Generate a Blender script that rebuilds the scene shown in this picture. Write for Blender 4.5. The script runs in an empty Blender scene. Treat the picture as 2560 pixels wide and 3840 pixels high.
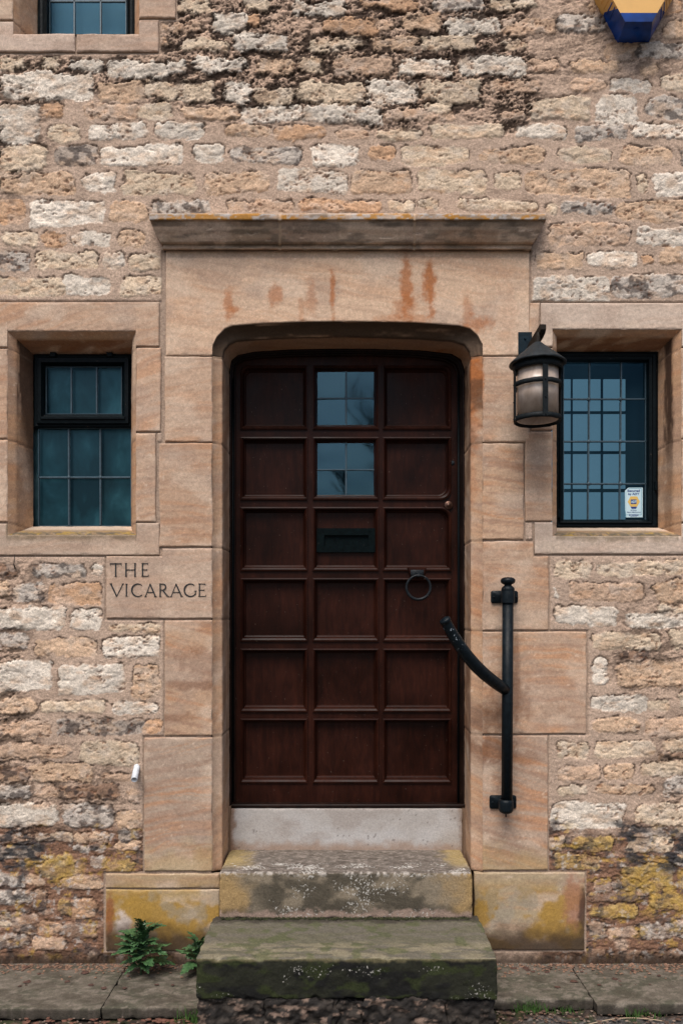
import bpy, math, random
import numpy as np
from mathutils import Vector
random.seed(7)
rng = np.random.default_rng(7)
S = bpy.context.scene
# ------------------------------------------------------------------ camera
CX, CZ, CD = -0.01225, 1.5435, 3.5
FPX = 2857.15                       # focal length in photo pixels
cam = bpy.data.cameras.new('camera'); camo = bpy.data.objects.new('camera', cam)
S.collection.objects.link(camo); S.camera = camo
camo.location = (CX, -CD, CZ); camo.rotation_euler = (math.radians(90), 0, 0)
cam.sensor_width = 36; cam.sensor_fit = 'AUTO'; cam.lens = 36*FPX/3840
cam.shift_y = (2300-1920)/3840; cam.shift_x = (1280-1270)/3840
cam.clip_start = .05; cam.clip_end = 2000
# ------------------------------------------------------------------ light
SUND = Vector((-.30, -1.0, 1.75)).normalized()
W = bpy.data.worlds.new('World'); S.world = W; W.use_nodes = True
nt = W.node_tree; nt.nodes.clear()
sky = nt.nodes.new('ShaderNodeTexSky'); sky.sky_type = 'NISHITA'; sky.sun_disc = False
sky.sun_elevation = math.asin(SUND.z); sky.sun_rotation = math.atan2(SUND.x, SUND.y)
sky.air_density = 1.0; sky.dust_density = 3.0; sky.ozone_density = 1.0
bg = nt.nodes.new('ShaderNodeBackground'); bg.inputs[1].default_value = .075
wo = nt.nodes.new('ShaderNodeOutputWorld')
tc = nt.nodes.new('ShaderNodeTexCoord'); mp = nt.nodes.new('ShaderNodeMapping'); mp.inputs['Scale'].default_value = (1, 1, 2.2)
cn = nt.nodes.new('ShaderNodeTexNoise'); cn.inputs['Scale'].default_value = 3.6; cn.inputs['Detail'].default_value = 5; cn.inputs['Roughness'].default_value = .55
cr_ = nt.nodes.new('ShaderNodeValToRGB'); cr_.color_ramp.elements[0].position = .38; cr_.color_ramp.elements[0].color = (.50, .58, .66, 1); cr_.color_ramp.elements[1].position = .64; cr_.color_ramp.elements[1].color = (1.9, 1.75, 1.62, 1)
cm = nt.nodes.new('ShaderNodeMix'); cm.data_type = 'RGBA'; cm.blend_type = 'MULTIPLY'; cm.inputs[0].default_value = 1
nt.links.new(tc.outputs['Generated'], mp.inputs[0]); nt.links.new(mp.outputs[0], cn.inputs['Vector']); nt.links.new(cn.outputs[0], cr_.inputs[0])
nt.links.new(sky.outputs[0], cm.inputs[6]); nt.links.new(cr_.outputs[0], cm.inputs[7]); nt.links.new(cm.outputs[2], bg.inputs[0]); nt.links.new(bg.outputs[0], wo.inputs[0])
sl = bpy.data.lights.new('sun', 'SUN'); sl.energy = 2.1; sl.angle = math.radians(34); sl.color = (1, .95, .90)
slo = bpy.data.objects.new('sun', sl); S.collection.objects.link(slo)
slo.rotation_euler = (-SUND).to_track_quat('-Z', 'Y').to_euler(); slo.location = (-3, -8, 10)
vs = S.view_settings; vs.view_transform = 'Standard'; vs.look = 'None'; vs.gamma = 1; vs.exposure = 0.70
S.display_settings.display_device = 'sRGB'
S.cycles.max_bounces = 6; S.cycles.transparent_max_bounces = 8

# ------------------------------------------------------------------ helpers
K = 816.33
def Xw(px): return (px-1280)/K
def Zw(py): return (3560-py)/K
def P(px, py, y=0.0):
    d = CD+y
    return (CX+(px-1270)*d/FPX, y, CZ+(2300-py)*d/FPX)
def lin(c):
    c = np.asarray(c, float)/255.0
    return np.where(c <= .04045, c/12.92, ((c+.055)/1.055)**2.4)
def hsh(ix, iy, s):
    with np.errstate(over='ignore'):
        h = (ix.astype(np.int64)*374761393+iy.astype(np.int64)*668265263+s*1274126177) & 0xFFFFFFFF
        h = ((h ^ (h >> 13))*1274126177) & 0xFFFFFFFF
        h = (h ^ (h >> 16)) & 0xFFFFFFFF
    return h/4294967295.0
def vn(x, y, s=0):
    x = np.asarray(x, float); y = np.asarray(y, float)
    ix = np.floor(x); iy = np.floor(y); fx = x-ix; fy = y-iy
    fx = fx*fx*(3-2*fx); fy = fy*fy*(3-2*fy)
    a = hsh(ix, iy, s); b = hsh(ix+1, iy, s); c = hsh(ix, iy+1, s); d = hsh(ix+1, iy+1, s)
    return (a*(1-fx)+b*fx)*(1-fy)+(c*(1-fx)+d*fx)*fy
def fbm(x, y, o=4, s=0, g=.5):
    r = 0; a = 1; t = 0
    for i in range(o):
        r = r+a*vn(x*2**i+17.3*i, y*2**i-9.1*i, s+i*31); t += a; a *= g
    return r/t
def ss(a, b, x):
    t = np.clip((x-a)/(b-a), 0, 1); return t*t*(3-2*t)
def mix(a, b, t):
    t = np.asarray(t)[..., None]; return a*(1-t)+b*t

def mkmesh(name, verts, faces, cols=None, smooth=True):
    me = bpy.data.meshes.new(name)
    verts = np.asarray(verts, np.float32).reshape(-1, 3)
    if isinstance(faces, np.ndarray):
        n, k = faces.shape
        me.vertices.add(len(verts)); me.vertices.foreach_set('co', verts.ravel())
        me.loops.add(n*k); me.loops.foreach_set('vertex_index', faces.astype(np.int32).ravel())
        me.polygons.add(n); me.polygons.foreach_set('loop_start', np.arange(0, n*k, k, dtype=np.int32))
        me.update(calc_edges=True)
    else:
        me.from_pydata([tuple(map(float, v)) for v in verts], [], faces)
    me.validate()
    if cols is not None:
        a = me.color_attributes.new('Col', 'FLOAT_COLOR', 'POINT')
        c = np.zeros((len(me.vertices), 4), np.float32); c[:, :cols.shape[1]] = cols
        a.data.foreach_set('color', c.ravel())
    if smooth:
        me.polygons.foreach_set('use_smooth', np.ones(len(me.polygons), bool))
    me.update()
    return me
ORG = {}
def link(o): S.collection.objects.link(o); return o
def obj(name, mb, mat, parent=None, smooth=None, label=None):
    v, f, c = mb.data() if hasattr(mb, 'data') else mb
    v = np.asarray(v, float).reshape(-1, 3)
    off = np.zeros(3)
    if parent is not None: off = ORG.get(parent.name, np.zeros(3))
    sm = True if smooth is None else smooth
    o = bpy.data.objects.new(name, mkmesh(name, v-off, f, c, sm))
    o.data.materials.append(mat); link(o)
    if parent is not None: o.parent = parent; ORG[o.name] = off
    if label: o['label'] = label
    return o
def thing(name, label, cat, loc=(0, 0, 0), group=None):
    o = bpy.data.objects.new(name, None); link(o); o.location = loc; o.empty_display_size = .1
    ORG[o.name] = np.array(loc, float); o['label'] = label; o['category'] = cat
    if group: o['group'] = group
    return o
def tag(o, label, cat, group=None, kind=None):
    o['label'] = label; o['category'] = cat
    if group: o['group'] = group
    if kind: o['kind'] = kind
    return o

class MB:
    def __init__(s): s.v = []; s.f = []
    def add(s, v, f):
        b = len(s.v); s.v += [tuple(map(float, p)) for p in v]; s.f += [tuple(b+i for i in q) for q in f]
        return s
    def box(s, a, b, bev=0.0):
        x0, y0, z0 = [min(p, q) for p, q in zip(a, b)]; x1, y1, z1 = [max(p, q) for p, q in zip(a, b)]
        if bev <= 0:
            v = [(x0, y0, z0), (x1, y0, z0), (x1, y1, z0), (x0, y1, z0), (x0, y0, z1), (x1, y0, z1), (x1, y1, z1), (x0, y1, z1)]
            return s.add(v, [(0, 3, 2, 1), (4, 5, 6, 7), (0, 1, 5, 4), (1, 2, 6, 5), (2, 3, 7, 6), (3, 0, 4, 7)])
        e = bev   # front-bevelled box (front = -y)
        v = [(x0+e, y0, z0+e), (x1-e, y0, z0+e), (x1-e, y0, z1-e), (x0+e, y0, z1-e),
             (x0, y0+e, z0), (x1, y0+e, z0), (x1, y0+e, z1), (x0, y0+e, z1),
             (x0, y1, z0), (x1, y1, z0), (x1, y1, z1), (x0, y1, z1)]
        f = [(0, 1, 2, 3), (4, 5, 1, 0), (5, 6, 2, 1), (6, 7, 3, 2), (7, 4, 0, 3),
             (8, 9, 5, 4), (9, 10, 6, 5), (10, 11, 7, 6), (11, 8, 4, 7), (8, 11, 10, 9)]
        return s.add(v, f)
    def tube(s, path, rad, n=16, cap=True, squash=None):
        path = [Vector(p) for p in path]; m = len(path)
        if not hasattr(rad, '__len__'): rad = [rad]*m
        T = [(path[min(i+1, m-1)]-path[max(i-1, 0)]).normalized() for i in range(m)]
        up = Vector((0, 0, 1)) if abs(T[0].z) < .9 else Vector((0, 1, 0))
        u = T[0].cross(up).normalized(); vs = []
        for i in range(m):
            u = (u-T[i]*u.dot(T[i])).normalized(); w = T[i].cross(u)
            for k in range(n):
                a = 2*math.pi*k/n
                vs.append(path[i]+rad[i]*(math.cos(a)*u+math.sin(a)*w))
        f = [(i*n+k, i*n+(k+1) % n, (i+1)*n+(k+1) % n, (i+1)*n+k) for i in range(m-1) for k in range(n)]
        if cap: f += [tuple(range(n))[::-1], tuple((m-1)*n+k for k in range(n))]
        return s.add(vs, f)
    def lathe(s, c, prof, n=40, a0=0, a1=2*math.pi):
        full = abs(a1-a0-2*math.pi) < 1e-6; m = len(prof); nn = n if full else n+1; vs = []
        for r, z in prof:
            for k in range(nn):
                a = a0+(a1-a0)*k/n
                vs.append((c[0]+r*math.cos(a), c[1]+r*math.sin(a), c[2]+z))
        f = []
        for i in range(m-1):
            for k in range(n):
                k2 = (k+1) % nn
                f.append((i*nn+k, i*nn+k2, (i+1)*nn+k2, (i+1)*nn+k))
        return s.add(vs, f)
    def prism(s, pts, y0, y1, bev=0.0):
        """polygon of (x,z), counter-clockwise seen from -y; front at y0, back at y1"""
        n = len(pts); v = []
        if bev > 0:
            cx = sum(p[0] for p in pts)/n; cz = sum(p[1] for p in pts)/n
            r = max(math.hypot(p[0]-cx, p[1]-cz) for p in pts); k = 1-bev/r
            v += [(cx+(p[0]-cx)*k, y0, cz+(p[1]-cz)*k) for p in pts]+[(p[0], y0+bev, p[1]) for p in pts]
            v += [(p[0], y1, p[1]) for p in pts]
            f = [tuple(range(n))]+[(n+i, n+(i+1) % n, (i+1) % n, i) for i in range(n)]
            f += [(2*n+i, 2*n+(i+1) % n, n+(i+1) % n, n+i) for i in range(n)]
            f += [tuple(2*n+i for i in range(n))[::-1]]
            return s.add(v, f)
        v = [(p[0], y0, p[1]) for p in pts]+[(p[0], y1, p[1]) for p in pts]
        f = [tuple(range(n)), tuple(n+i for i in range(n))[::-1]]+[(n+i, n+(i+1) % n, (i+1) % n, i) for i in range(n)]
        return s.add(v, f)
    def data(s): return s.v, s.f, None

class GB:
    """collects dense grids with colours"""
    def __init__(s): s.V = []; s.F = []; s.C = []; s.n = 0
    def grid(s, V, C, flip=False, keep=None):
        r, c = V.shape[:2]
        i = np.arange(r*c).reshape(r, c)
        q = np.stack([i[:-1, :-1], i[:-1, 1:], i[1:, 1:], i[1:, :-1]], -1).reshape(-1, 4)
        if keep is not None: q = q[keep.ravel()]
        if flip: q = q[:, ::-1]
        s.V.append(V.reshape(-1, 3)); s.C.append(C.reshape(-1, C.shape[-1])); s.F.append(q+s.n); s.n += r*c
    def data(s): return np.concatenate(s.V), np.concatenate(s.F), np.concatenate(s.C)

# ------------------------------------------------------------------ materials
def newmat(name):
    m = bpy.data.materials.new(name); m.use_nodes = True
    return m, m.node_tree, m.node_tree.nodes['Principled BSDF']
def N(nt, t, **k):
    n = nt.nodes.new(t)
    for a, b in k.items(): setattr(n, a, b)
    return n
def noise(nt, scale, detail=4, rough=.6, stretch=None, dist=0):
    g = N(nt, 'ShaderNodeNewGeometry'); m = N(nt, 'ShaderNodeMapping')
    if stretch: m.inputs['Scale'].default_value = stretch
    n = N(nt, 'ShaderNodeTexNoise'); n.inputs['Scale'].default_value = scale
    n.inputs['Detail'].default_value = detail; n.inputs['Roughness'].default_value = rough
    n.inputs['Distortion'].default_value = dist
    nt.links.new(g.outputs['Position'], m.inputs[0]); nt.links.new(m.outputs[0], n.inputs['Vector'])
    return n
def bump(nt, b, hs, strength=.5, dist=.003):
    """hs: list of (node, weight)"""
    acc = None
    for n, w in hs:
        mm = N(nt, 'ShaderNodeMath', operation='MULTIPLY'); nt.links.new(n.outputs[0], mm.inputs[0]); mm.inputs[1].default_value = w
        if acc is None: acc = mm
        else:
            a = N(nt, 'ShaderNodeMath', operation='ADD'); nt.links.new(acc.outputs[0], a.inputs[0]); nt.links.new(mm.outputs[0], a.inputs[1]); acc = a
    bp = N(nt, 'ShaderNodeBump'); bp.inputs['Strength'].default_value = strength; bp.inputs['Distance'].default_value = dist
    nt.links.new(acc.outputs[0], bp.inputs['Height']); nt.links.new(bp.outputs[0], b.inputs['Normal'])
def ramp(nt, src, stops):
    r = N(nt, 'ShaderNodeValToRGB'); e = r.color_ramp.elements
    e[0].position, e[0].color = stops[0][0], (*stops[0][1], 1); e[1].position, e[1].color = stops[-1][0], (*stops[-1][1], 1)
    for p, c in stops[1:-1]:
        x = e.new(p); x.color = (*c, 1)
    nt.links.new(src.outputs[0], r.inputs[0]); return r
def stone_mat(name, grain=.3, bstr=.6, bd=.004, rough=.92, fleck=None, fs=95, mid=.2):
    m, nt, b = newmat(name)
    at = N(nt, 'ShaderNodeAttribute', attribute_name='Col')
    n1 = noise(nt, 330, 2, .7); n2 = noise(nt, 70, 4, .65); n3 = noise(nt, 115, 3, .7)
    r = ramp(nt, n1, [(.3, (1-grain,)*3), (.7, (1+grain*.8,)*3)])
    r2 = ramp(nt, n2, [(.3, (1-grain*.5,)*3), (.72, (1+grain*.4,)*3)])
    for q in (r, r2):
        mx = N(nt, 'ShaderNodeMix', data_type='RGBA', blend_type='MULTIPLY'); mx.inputs[0].default_value = 1
        src = at if q is r else prev
        nt.links.new(src.outputs['Color'] if q is r else src.outputs[2], mx.inputs[6]); nt.links.new(q.outputs[0], mx.inputs[7]); prev = mx
    r3 = ramp(nt, n3, [(.32, (1-mid,)*3), (.70, (1+mid*.8,)*3)])
    mx = N(nt, 'ShaderNodeMix', data_type='RGBA', blend_type='MULTIPLY'); mx.inputs[0].default_value = 1
    nt.links.new(prev.outputs[2], mx.inputs[6]); nt.links.new(r3.outputs[0], mx.inputs[7]); prev = mx
    if fleck:
        nf = noise(nt, fs, 3, .62); sb = N(nt, 'ShaderNodeMath', operation='ADD'); nt.links.new(nf.outputs[0], sb.inputs[0]); nt.links.new(at.outputs['Alpha'], sb.inputs[1])
        mr = N(nt, 'ShaderNodeMapRange'); mr.inputs[1].default_value = .84; mr.inputs[2].default_value = .94; nt.links.new(sb.outputs[0], mr.inputs[0])
        mx = N(nt, 'ShaderNodeMix', data_type='RGBA'); nt.links.new(mr.outputs[0], mx.inputs[0]); nt.links.new(prev.outputs[2], mx.inputs[6]); mx.inputs[7].default_value = (*fleck, 1); prev = mx
    nt.links.new(prev.outputs[2], b.inputs['Base Color'])
    b.inputs['Roughness'].default_value = rough; b.inputs['Specular IOR Level'].default_value = .25
    bump(nt, b, [(n1, .25), (n3, .5), (n2, 1.0)], bstr, bd)
    return m
M_RUB = stone_mat('rubble_stone', .26, .7, .005, fleck=tuple(lin((58, 44, 36))), fs=85, mid=.26)
M_ASH = stone_mat('cut_sandstone', .2, .35, .0022, mid=.14)
M_STEP = stone_mat('weathered_step_stone', .34, .6, .004, .85, fleck=tuple(lin((188, 184, 176))), fs=105)
def plain(name, col, rough=.5, metal=0, nz=None, bs=0, bd=.001, spec=.5, coat=0, var=.3):
    m, nt, b = newmat(name)
    c = np.array(col)
    b.inputs['Roughness'].default_value = rough; b.inputs['Metallic'].default_value = metal
    b.inputs['Specular IOR Level'].default_value = spec; b.inputs['Coat Weight'].default_value = coat
    if nz:
        n = noise(nt, nz, 5, .65); r = ramp(nt, n, [(.3, tuple(c*(1-var))), (.7, tuple(c*(1+var)))])
        nt.links.new(r.outputs[0], b.inputs['Base Color'])
        if bs: bump(nt, b, [(n, 1)], bs, bd)
    else: b.inputs['Base Color'].default_value = (*c, 1)
    return m
def wood_mat(name, a, c, rough=.42):
    m, nt, b = newmat(name)
    n = noise(nt, 9, 5, .6, (4, 4, .9), .9); n2 = noise(nt, 60, 3, .6, (6, 6, .5)); n3 = noise(nt, 5, 2, .5)
    r = ramp(nt, n, [(.3, a), (.55, tuple((np.array(a)+c)/2)), (.75, c)])
    r2 = ramp(nt, n2, [(.35, (.86,)*3), (.7, (1.12,)*3)]); r3 = ramp(nt, n3, [(.3, (.62,)*3), (.7, (1.4,)*3)])
    m1 = N(nt, 'ShaderNodeMix', data_type='RGBA', blend_type='MULTIPLY'); m1.inputs[0].default_value = 1
    m2 = N(nt, 'ShaderNodeMix', data_type='RGBA', blend_type='MULTIPLY'); m2.inputs[0].default_value = 1
    nt.links.new(r.outputs[0], m1.inputs[6]); nt.links.new(r2.outputs[0], m1.inputs[7])
    nt.links.new(m1.outputs[2], m2.inputs[6]); nt.links.new(r3.outputs[0], m2.inputs[7])
    nt.links.new(m2.outputs[2], b.inputs['Base Color'])
    n4 = noise(nt, 130, 2, .6, (1, 1, .6)); mr = N(nt, 'ShaderNodeMapRange'); mr.inputs[1].default_value = .73; mr.inputs[2].default_value = .77; nt.links.new(n4.outputs[0], mr.inputs[0])
    m4 = N(nt, 'ShaderNodeMix', data_type='RGBA'); nt.links.new(mr.outputs[0], m4.inputs[0]); nt.links.new(m2.outputs[2], m4.inputs[6]); m4.inputs[7].default_value = (.14, .10, .08, 1); nt.links.new(m4.outputs[2], b.inputs['Base Color'])
    rr = ramp(nt, n3, [(.3, (rough-.08,)*3), (.7, (rough+.12,)*3)]); nt.links.new(rr.outputs[0], b.inputs['Roughness'])
    b.inputs['Specular IOR Level'].default_value = .12
    bump(nt, b, [(n2, 1), (n, .4)], .25, .0008)
    return m
M_WOOD = wood_mat('dark_oak', (.013, .0034, .0018), (.031, .0080, .004), .40)
M_WOODF = wood_mat('dark_frame_wood', (.006, .0035, .003), (.02, .009, .006), .38)
def iron_mat(name, col, rough, spec=.16):
    m, nt, b = newmat(name)
    n = noise(nt, 45, 5, .7); n2 = noise(nt, 160, 3, .7); c = np.array(col)
    r = ramp(nt, n, [(.3, tuple(c*.4)), (.6, tuple(c*.9)), (.8, tuple(c*1.8+.003))])
    nt.links.new(r.outputs[0], b.inputs['Base Color'])
    rr = ramp(nt, n, [(.3, (rough-.1,)*3), (.7, (rough+.2,)*3)]); nt.links.new(rr.outputs[0], b.inputs['Roughness'])
    b.inputs['Specular IOR Level'].default_value = spec
    n5 = noise(nt, 75, 3, .6); mr = N(nt, 'ShaderNodeMapRange'); mr.inputs[1].default_value = .70; mr.inputs[2].default_value = .73; nt.links.new(n5.outputs[0], mr.inputs[0])
    m5 = N(nt, 'ShaderNodeMix', data_type='RGBA'); nt.links.new(mr.outputs[0], m5.inputs[0]); nt.links.new(r.outputs[0], m5.inputs[6]); m5.inputs[7].default_value = (.07, .055, .045, 1); nt.links.new(m5.outputs[2], b.inputs['Base Color'])
    bump(nt, b, [(n2, .6), (n, 1)], .7, .0018)
    return m
M_IRON = iron_mat('black_painted_iron', (.006, .011, .015), .42)
M_RUST = iron_mat('weathered_lantern_iron', (.008, .012, .014), .55)
M_ROOF = iron_mat('lantern_cap_tin', (.022, .028, .032), .5)
M_WFR = iron_mat('black_window_frame_paint', (.0025, .006, .008), .4, .09)
M_LEAD = plain('lead_strips', (.045, .075, .095), .45, .2, 60, .4, .001)
def glass_mat(name, tint=(.6, .8, .85), refl=1.0, rough=.03):
    m, nt, b = newmat(name); nt.nodes.remove(b)
    tr = N(nt, 'ShaderNodeBsdfTransparent'); tr.inputs[0].default_value = (*tint, 1)
    gl = N(nt, 'ShaderNodeBsdfGlossy'); gl.inputs['Color'].default_value = (.42, .82, 1, 1); gl.inputs['Roughness'].default_value = rough
    fr = N(nt, 'ShaderNodeFresnel'); fr.inputs['IOR'].default_value = 1.5
    mu = N(nt, 'ShaderNodeMath', operation='MULTIPLY'); mu.inputs[1].default_value = refl
    mx = N(nt, 'ShaderNodeMixShader')
    nt.links.new(fr.outputs[0], mu.inputs[0]); nt.links.new(mu.outputs[0], mx.inputs[0])
    nt.links.new(tr.outputs[0], mx.inputs[1]); nt.links.new(gl.outputs[0], mx.inputs[2])
    nt.links.new(mx.outputs[0], nt.nodes['Material Output'].inputs[0])
    return m
M_GLASS = glass_mat('window_glass', (.72, .87, .92), .75); M_GLASSL = glass_mat('dim_window_glass', (.6, .85, .9), .42)
M_DGLASS = glass_mat('door_glass', (.5, .75, .85), 2.3)
M_DARK = plain('dark_room', (.010, .016, .02), .9); M_ROOM = plain('blue_painted_room', (.06, .12, .15), .9)
def frost_mat():
    m, nt, b = newmat('frosted_film')
    n = noise(nt, 5, 4, .55, (1, 1, .6), .3); r = ramp(nt, n, [(.38, (.003, .012, .016)), (.52, (.018, .050, .060)), (.68, (.09, .165, .18))])
    n2 = noise(nt, 60, 3, .6)
    nt.links.new(r.outputs[0], b.inputs['Base Color']); b.inputs['Roughness'].default_value = .35
    return m
M_FROST = frost_mat()
M_NET = plain('pale_blind', (.22, .36, .44), .8, 0, 2, 0, var=.12)
def emis(name, col, s):
    m, nt, b = newmat(name)
    b.inputs['Base Color'].default_value = (.02, .03, .04, 1)
    b.inputs['Emission Color'].default_value = (*col, 1); b.inputs['Emission Strength'].default_value = s
    return m

def quarries(xs, zs, y, seed, amp=.03):
    """panes set in lead: one slightly cupped, slightly tilted piece of glass per opening"""
    m = MB(); rn = random.Random(seed)
    for i in range(len(xs)-1):
        for j in range(len(zs)-1):
            a, b, c, d = xs[i], xs[i+1], zs[j], zs[j+1]; tx, tz = rn.uniform(-amp, amp), rn.uniform(-amp, amp)*.8; n = 7; vs_ = []
            cup = rn.uniform(-1, 1)*.0006
            for q in range(n):
                for p in range(n):
                    u, v = p/(n-1), q/(n-1); vs_.append((a+(b-a)*u, y+tx*(u-.5)*(b-a)+tz*(v-.5)*(d-c)+cup*math.sin(math.pi*u)*math.sin(math.pi*v), c+(d-c)*v))
            m.add(vs_, [(q*n+p, q*n+p+1, (q+1)*n+p+1, (q+1)*n+p) for q in range(n-1) for p in range(n-1)])
    return m
# ------------------------------------------------------------------ the house
house = thing('stone_house', 'old rubble stone house front with panelled dark door, leaded windows and carved name stone', 'house')

# palette (photo appearance, sRGB)
PAL = {k: lin(v) for k, v in dict(W=(224, 217, 205), C=(208, 190, 166), P=(194, 164, 140), O=(188, 146, 110), G=(186, 180, 173),
       B=(118, 84, 64), Y=(180, 148, 62), L=(198, 168, 140), K=(150, 140, 132), M=(180, 159, 142), D=(52, 38, 29), R=(124, 92, 73)).items()}
# traced rubble: crop origin, scale, then x0,y0,x1,y1,kind
TR = [
(0, 0, .6378, "0,355,150,410,C 410,350,600,410,W 240,340,330,400,C 630,365,985,455,W 990,358,1095,430,W 1140,345,1440,430,W 10,430,545,580,W 590,480,855,600,L 865,480,1255,590,C 0,610,225,845,W 245,610,375,695,O 505,612,820,700,P 825,612,1000,712,C 1070,635,1400,705,L 290,730,470,835,C 530,725,850,815,W 915,730,1200,815,W 0,862,275,990,C 330,862,570,970,K 600,862,1075,975,W 1145,850,1310,955,W 0,1010,430,1150,L 490,1020,680,1130,W 725,1015,1140,1145,C 0,1175,140,1310,O 1050,5,1235,75,C 1255,85,1460,185,W 960,135,1165,185,P 1060,230,1330,300,C 940,230,990,280,O 0,360,60,400,L"),
(0, 700, .6378, "185,88,615,228,W 655,95,870,210,L 905,85,1240,158,G 15,262,210,350,C 245,268,390,355,O 435,272,655,345,W 700,265,855,350,L -20,380,175,490,G 205,382,575,480,C 610,380,730,475,W 755,390,940,490,C -20,535,370,640,C 375,530,655,630,W 725,530,965,640,C"),
(800, 0, .6378, "480,5,765,80,W 870,0,1200,60,O 0,85,200,185,W 200,95,265,150,O 650,105,965,205,O 965,120,1060,170,P 1115,85,1335,180,L 130,205,440,290,W 560,230,880,290,C 920,220,1205,295,L 1225,210,1535,290,C 270,340,480,435,L 500,340,640,420,C 705,330,1050,440,P 1095,340,1410,435,W 60,500,230,600,W 245,520,470,610,C 495,480,890,620,C 910,470,1190,605,W 1230,470,1560,605,C -20,640,150,700,O 170,630,510,715,W 535,630,985,720,W 1010,640,1420,705,P 70,740,335,800,L 370,750,655,820,O 725,755,905,825,P 960,755,1215,830,C 105,865,510,960,G 575,855,845,980,W 910,860,1060,955,O 1110,865,1490,975,C -54,1010,320,1140,L 380,1000,785,1130,W 820,1010,1155,1135,L 85,1180,475,1240,P 510,1178,985,1245,O 1030,1180,1180,1240,C"),
(1560, 0, .6378, "110,-20,390,60,G 430,-20,560,65,C 570,-20,700,50,C 190,105,480,195,W 510,110,820,200,P 840,80,1110,190,G 500,230,650,290,C 250,325,640,440,W 680,350,840,420,P 430,470,720,545,P 910,360,1190,430,L 920,470,1100,540,P 1130,460,1370,535,W 1330,370,1430,440,L 1430,450,1600,530,C 1110,250,1280,350,P 1290,255,1590,340,G 670,575,1020,705,C 1070,560,1300,735,W 1355,565,1600,700,G 500,650,640,705,P 60,610,210,690,C 85,735,500,815,C 590,735,880,820,W 930,740,1250,820,G 1285,730,1620,810,W 370,878,750,960,L 840,860,1140,960,C 1200,860,1485,965,L 1550,870,1640,970,K 10,1005,400,1135,C 465,1010,610,1120,C 640,1000,1255,1150,L 1300,1015,1350,1130,C 1395,1010,1620,1150,W 15,1180,130,1235,C 250,1180,710,1238,C"),
(1560, 700, .6378, "765,97,815,165,C 850,90,1165,160,G 1180,85,1600,205,L 780,215,1245,345,P 1290,245,1620,350,W 1430,352,1620,455,L 710,390,975,485,L 1010,385,1295,475,W 1330,405,1390,455,O 690,525,1130,680,W 1150,515,1620,650,G"),
(0, 2000, .574, "-30,200,100,300,B 210,205,550,290,G 590,210,665,285,W -30,320,60,410,L 100,330,290,450,G 325,330,655,465,O -30,490,430,625,W 475,493,665,625,W 725,595,1040,645,C -30,655,180,760,G 220,700,345,800,L 350,685,630,800,L 680,672,1035,810,W -30,840,340,1030,W 400,860,805,1045,W 865,855,1030,1080,L -30,1080,235,1180,L 275,1095,685,1170,C 735,1102,1025,1175,W -30,1230,45,1310,P 50,1230,325,1335,P 380,1218,930,1320,K 935,1225,1045,1310,O"),
(0, 2700, .574, "-30,160,460,255,P 530,145,910,288,C -30,300,200,400,B 215,285,600,395,L -30,420,200,510,G 220,410,370,490,P 390,425,770,510,B 830,465,915,545,P -30,540,370,700,W 410,550,735,700,G 765,600,925,700,L 665,345,900,400,P -30,745,200,800,P 220,750,470,800,C 480,738,705,800,L 760,800,920,855,L 770,722,925,795,K -30,820,260,900,K 480,810,690,850,G 590,880,690,965,G 690,905,870,990,Y 270,880,470,1030,Y 400,1030,660,1110,L -30,1000,170,1080,G 175,1015,290,1070,P -30,1110,205,1210,G 210,1100,300,1250,B 390,1180,475,1270,Y 480,1170,630,1300,O -30,1260,60,1360,C 70,1270,250,1380,R 250,1320,400,1400,O 410,1330,640,1420,R -30,1400,180,1490,G 200,1420,420,1500,P"),
(1700, 2000, .5485, "690,195,940,300,C 990,200,1425,285,C 1435,190,1620,270,C 800,340,1285,465,P 690,350,715,460,W 1370,312,1620,480,L 690,505,1095,630,W 1170,545,1620,635,W 1390,500,1620,540,C 945,685,1415,795,C 1480,660,1620,790,C 1150,800,1330,860,B 955,855,1045,1030,W 1120,880,1640,1050,L 940,1110,1325,1220,W 1332,1150,1480,1215,C 1545,1080,1640,1210,C 940,1265,1260,1365,L 1315,1270,1640,1390,P"),
(1700, 2700, .5485, "715,150,910,260,C 965,145,1360,260,C 1420,140,1620,215,C 1400,225,1620,270,B 710,320,985,400,P 1030,310,1225,400,L 1280,290,1620,385,C 715,445,905,515,C 980,440,1370,510,L 1440,395,1620,520,G 670,565,1160,740,W 1240,580,1620,720,C 650,790,755,880,C 800,800,1085,888,Y 690,915,1000,1025,Y 1185,740,1620,800,K 1185,810,1500,905,C 1160,985,1500,1170,Y 1520,920,1620,1000,G 1530,1040,1620,1150,G 1340,1180,1640,1290,Y 960,1085,1080,1180,R 1090,1090,1150,1160,K 930,1265,1250,1350,Y 920,1180,1300,1240,R 1270,1390,1500,1500,G 1510,1380,1640,1500,G 1050,1420,1250,1490,P 930,1380,1040,1490,K"),
(1300, 3040, .8036, "1230,660,1400,700,B 1405,655,1560,700,R 1120,640,1210,690,R"),
]
stones = []
for ox, oy, s, txt in TR:
    for t in txt.split():
        a = t.split(','); x0, y0, x1, y1 = [float(q) for q in a[:4]]
        stones.append((ox+x0*s, oy+y0*s, ox+x1*s, oy+y1*s, a[4]))
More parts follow.
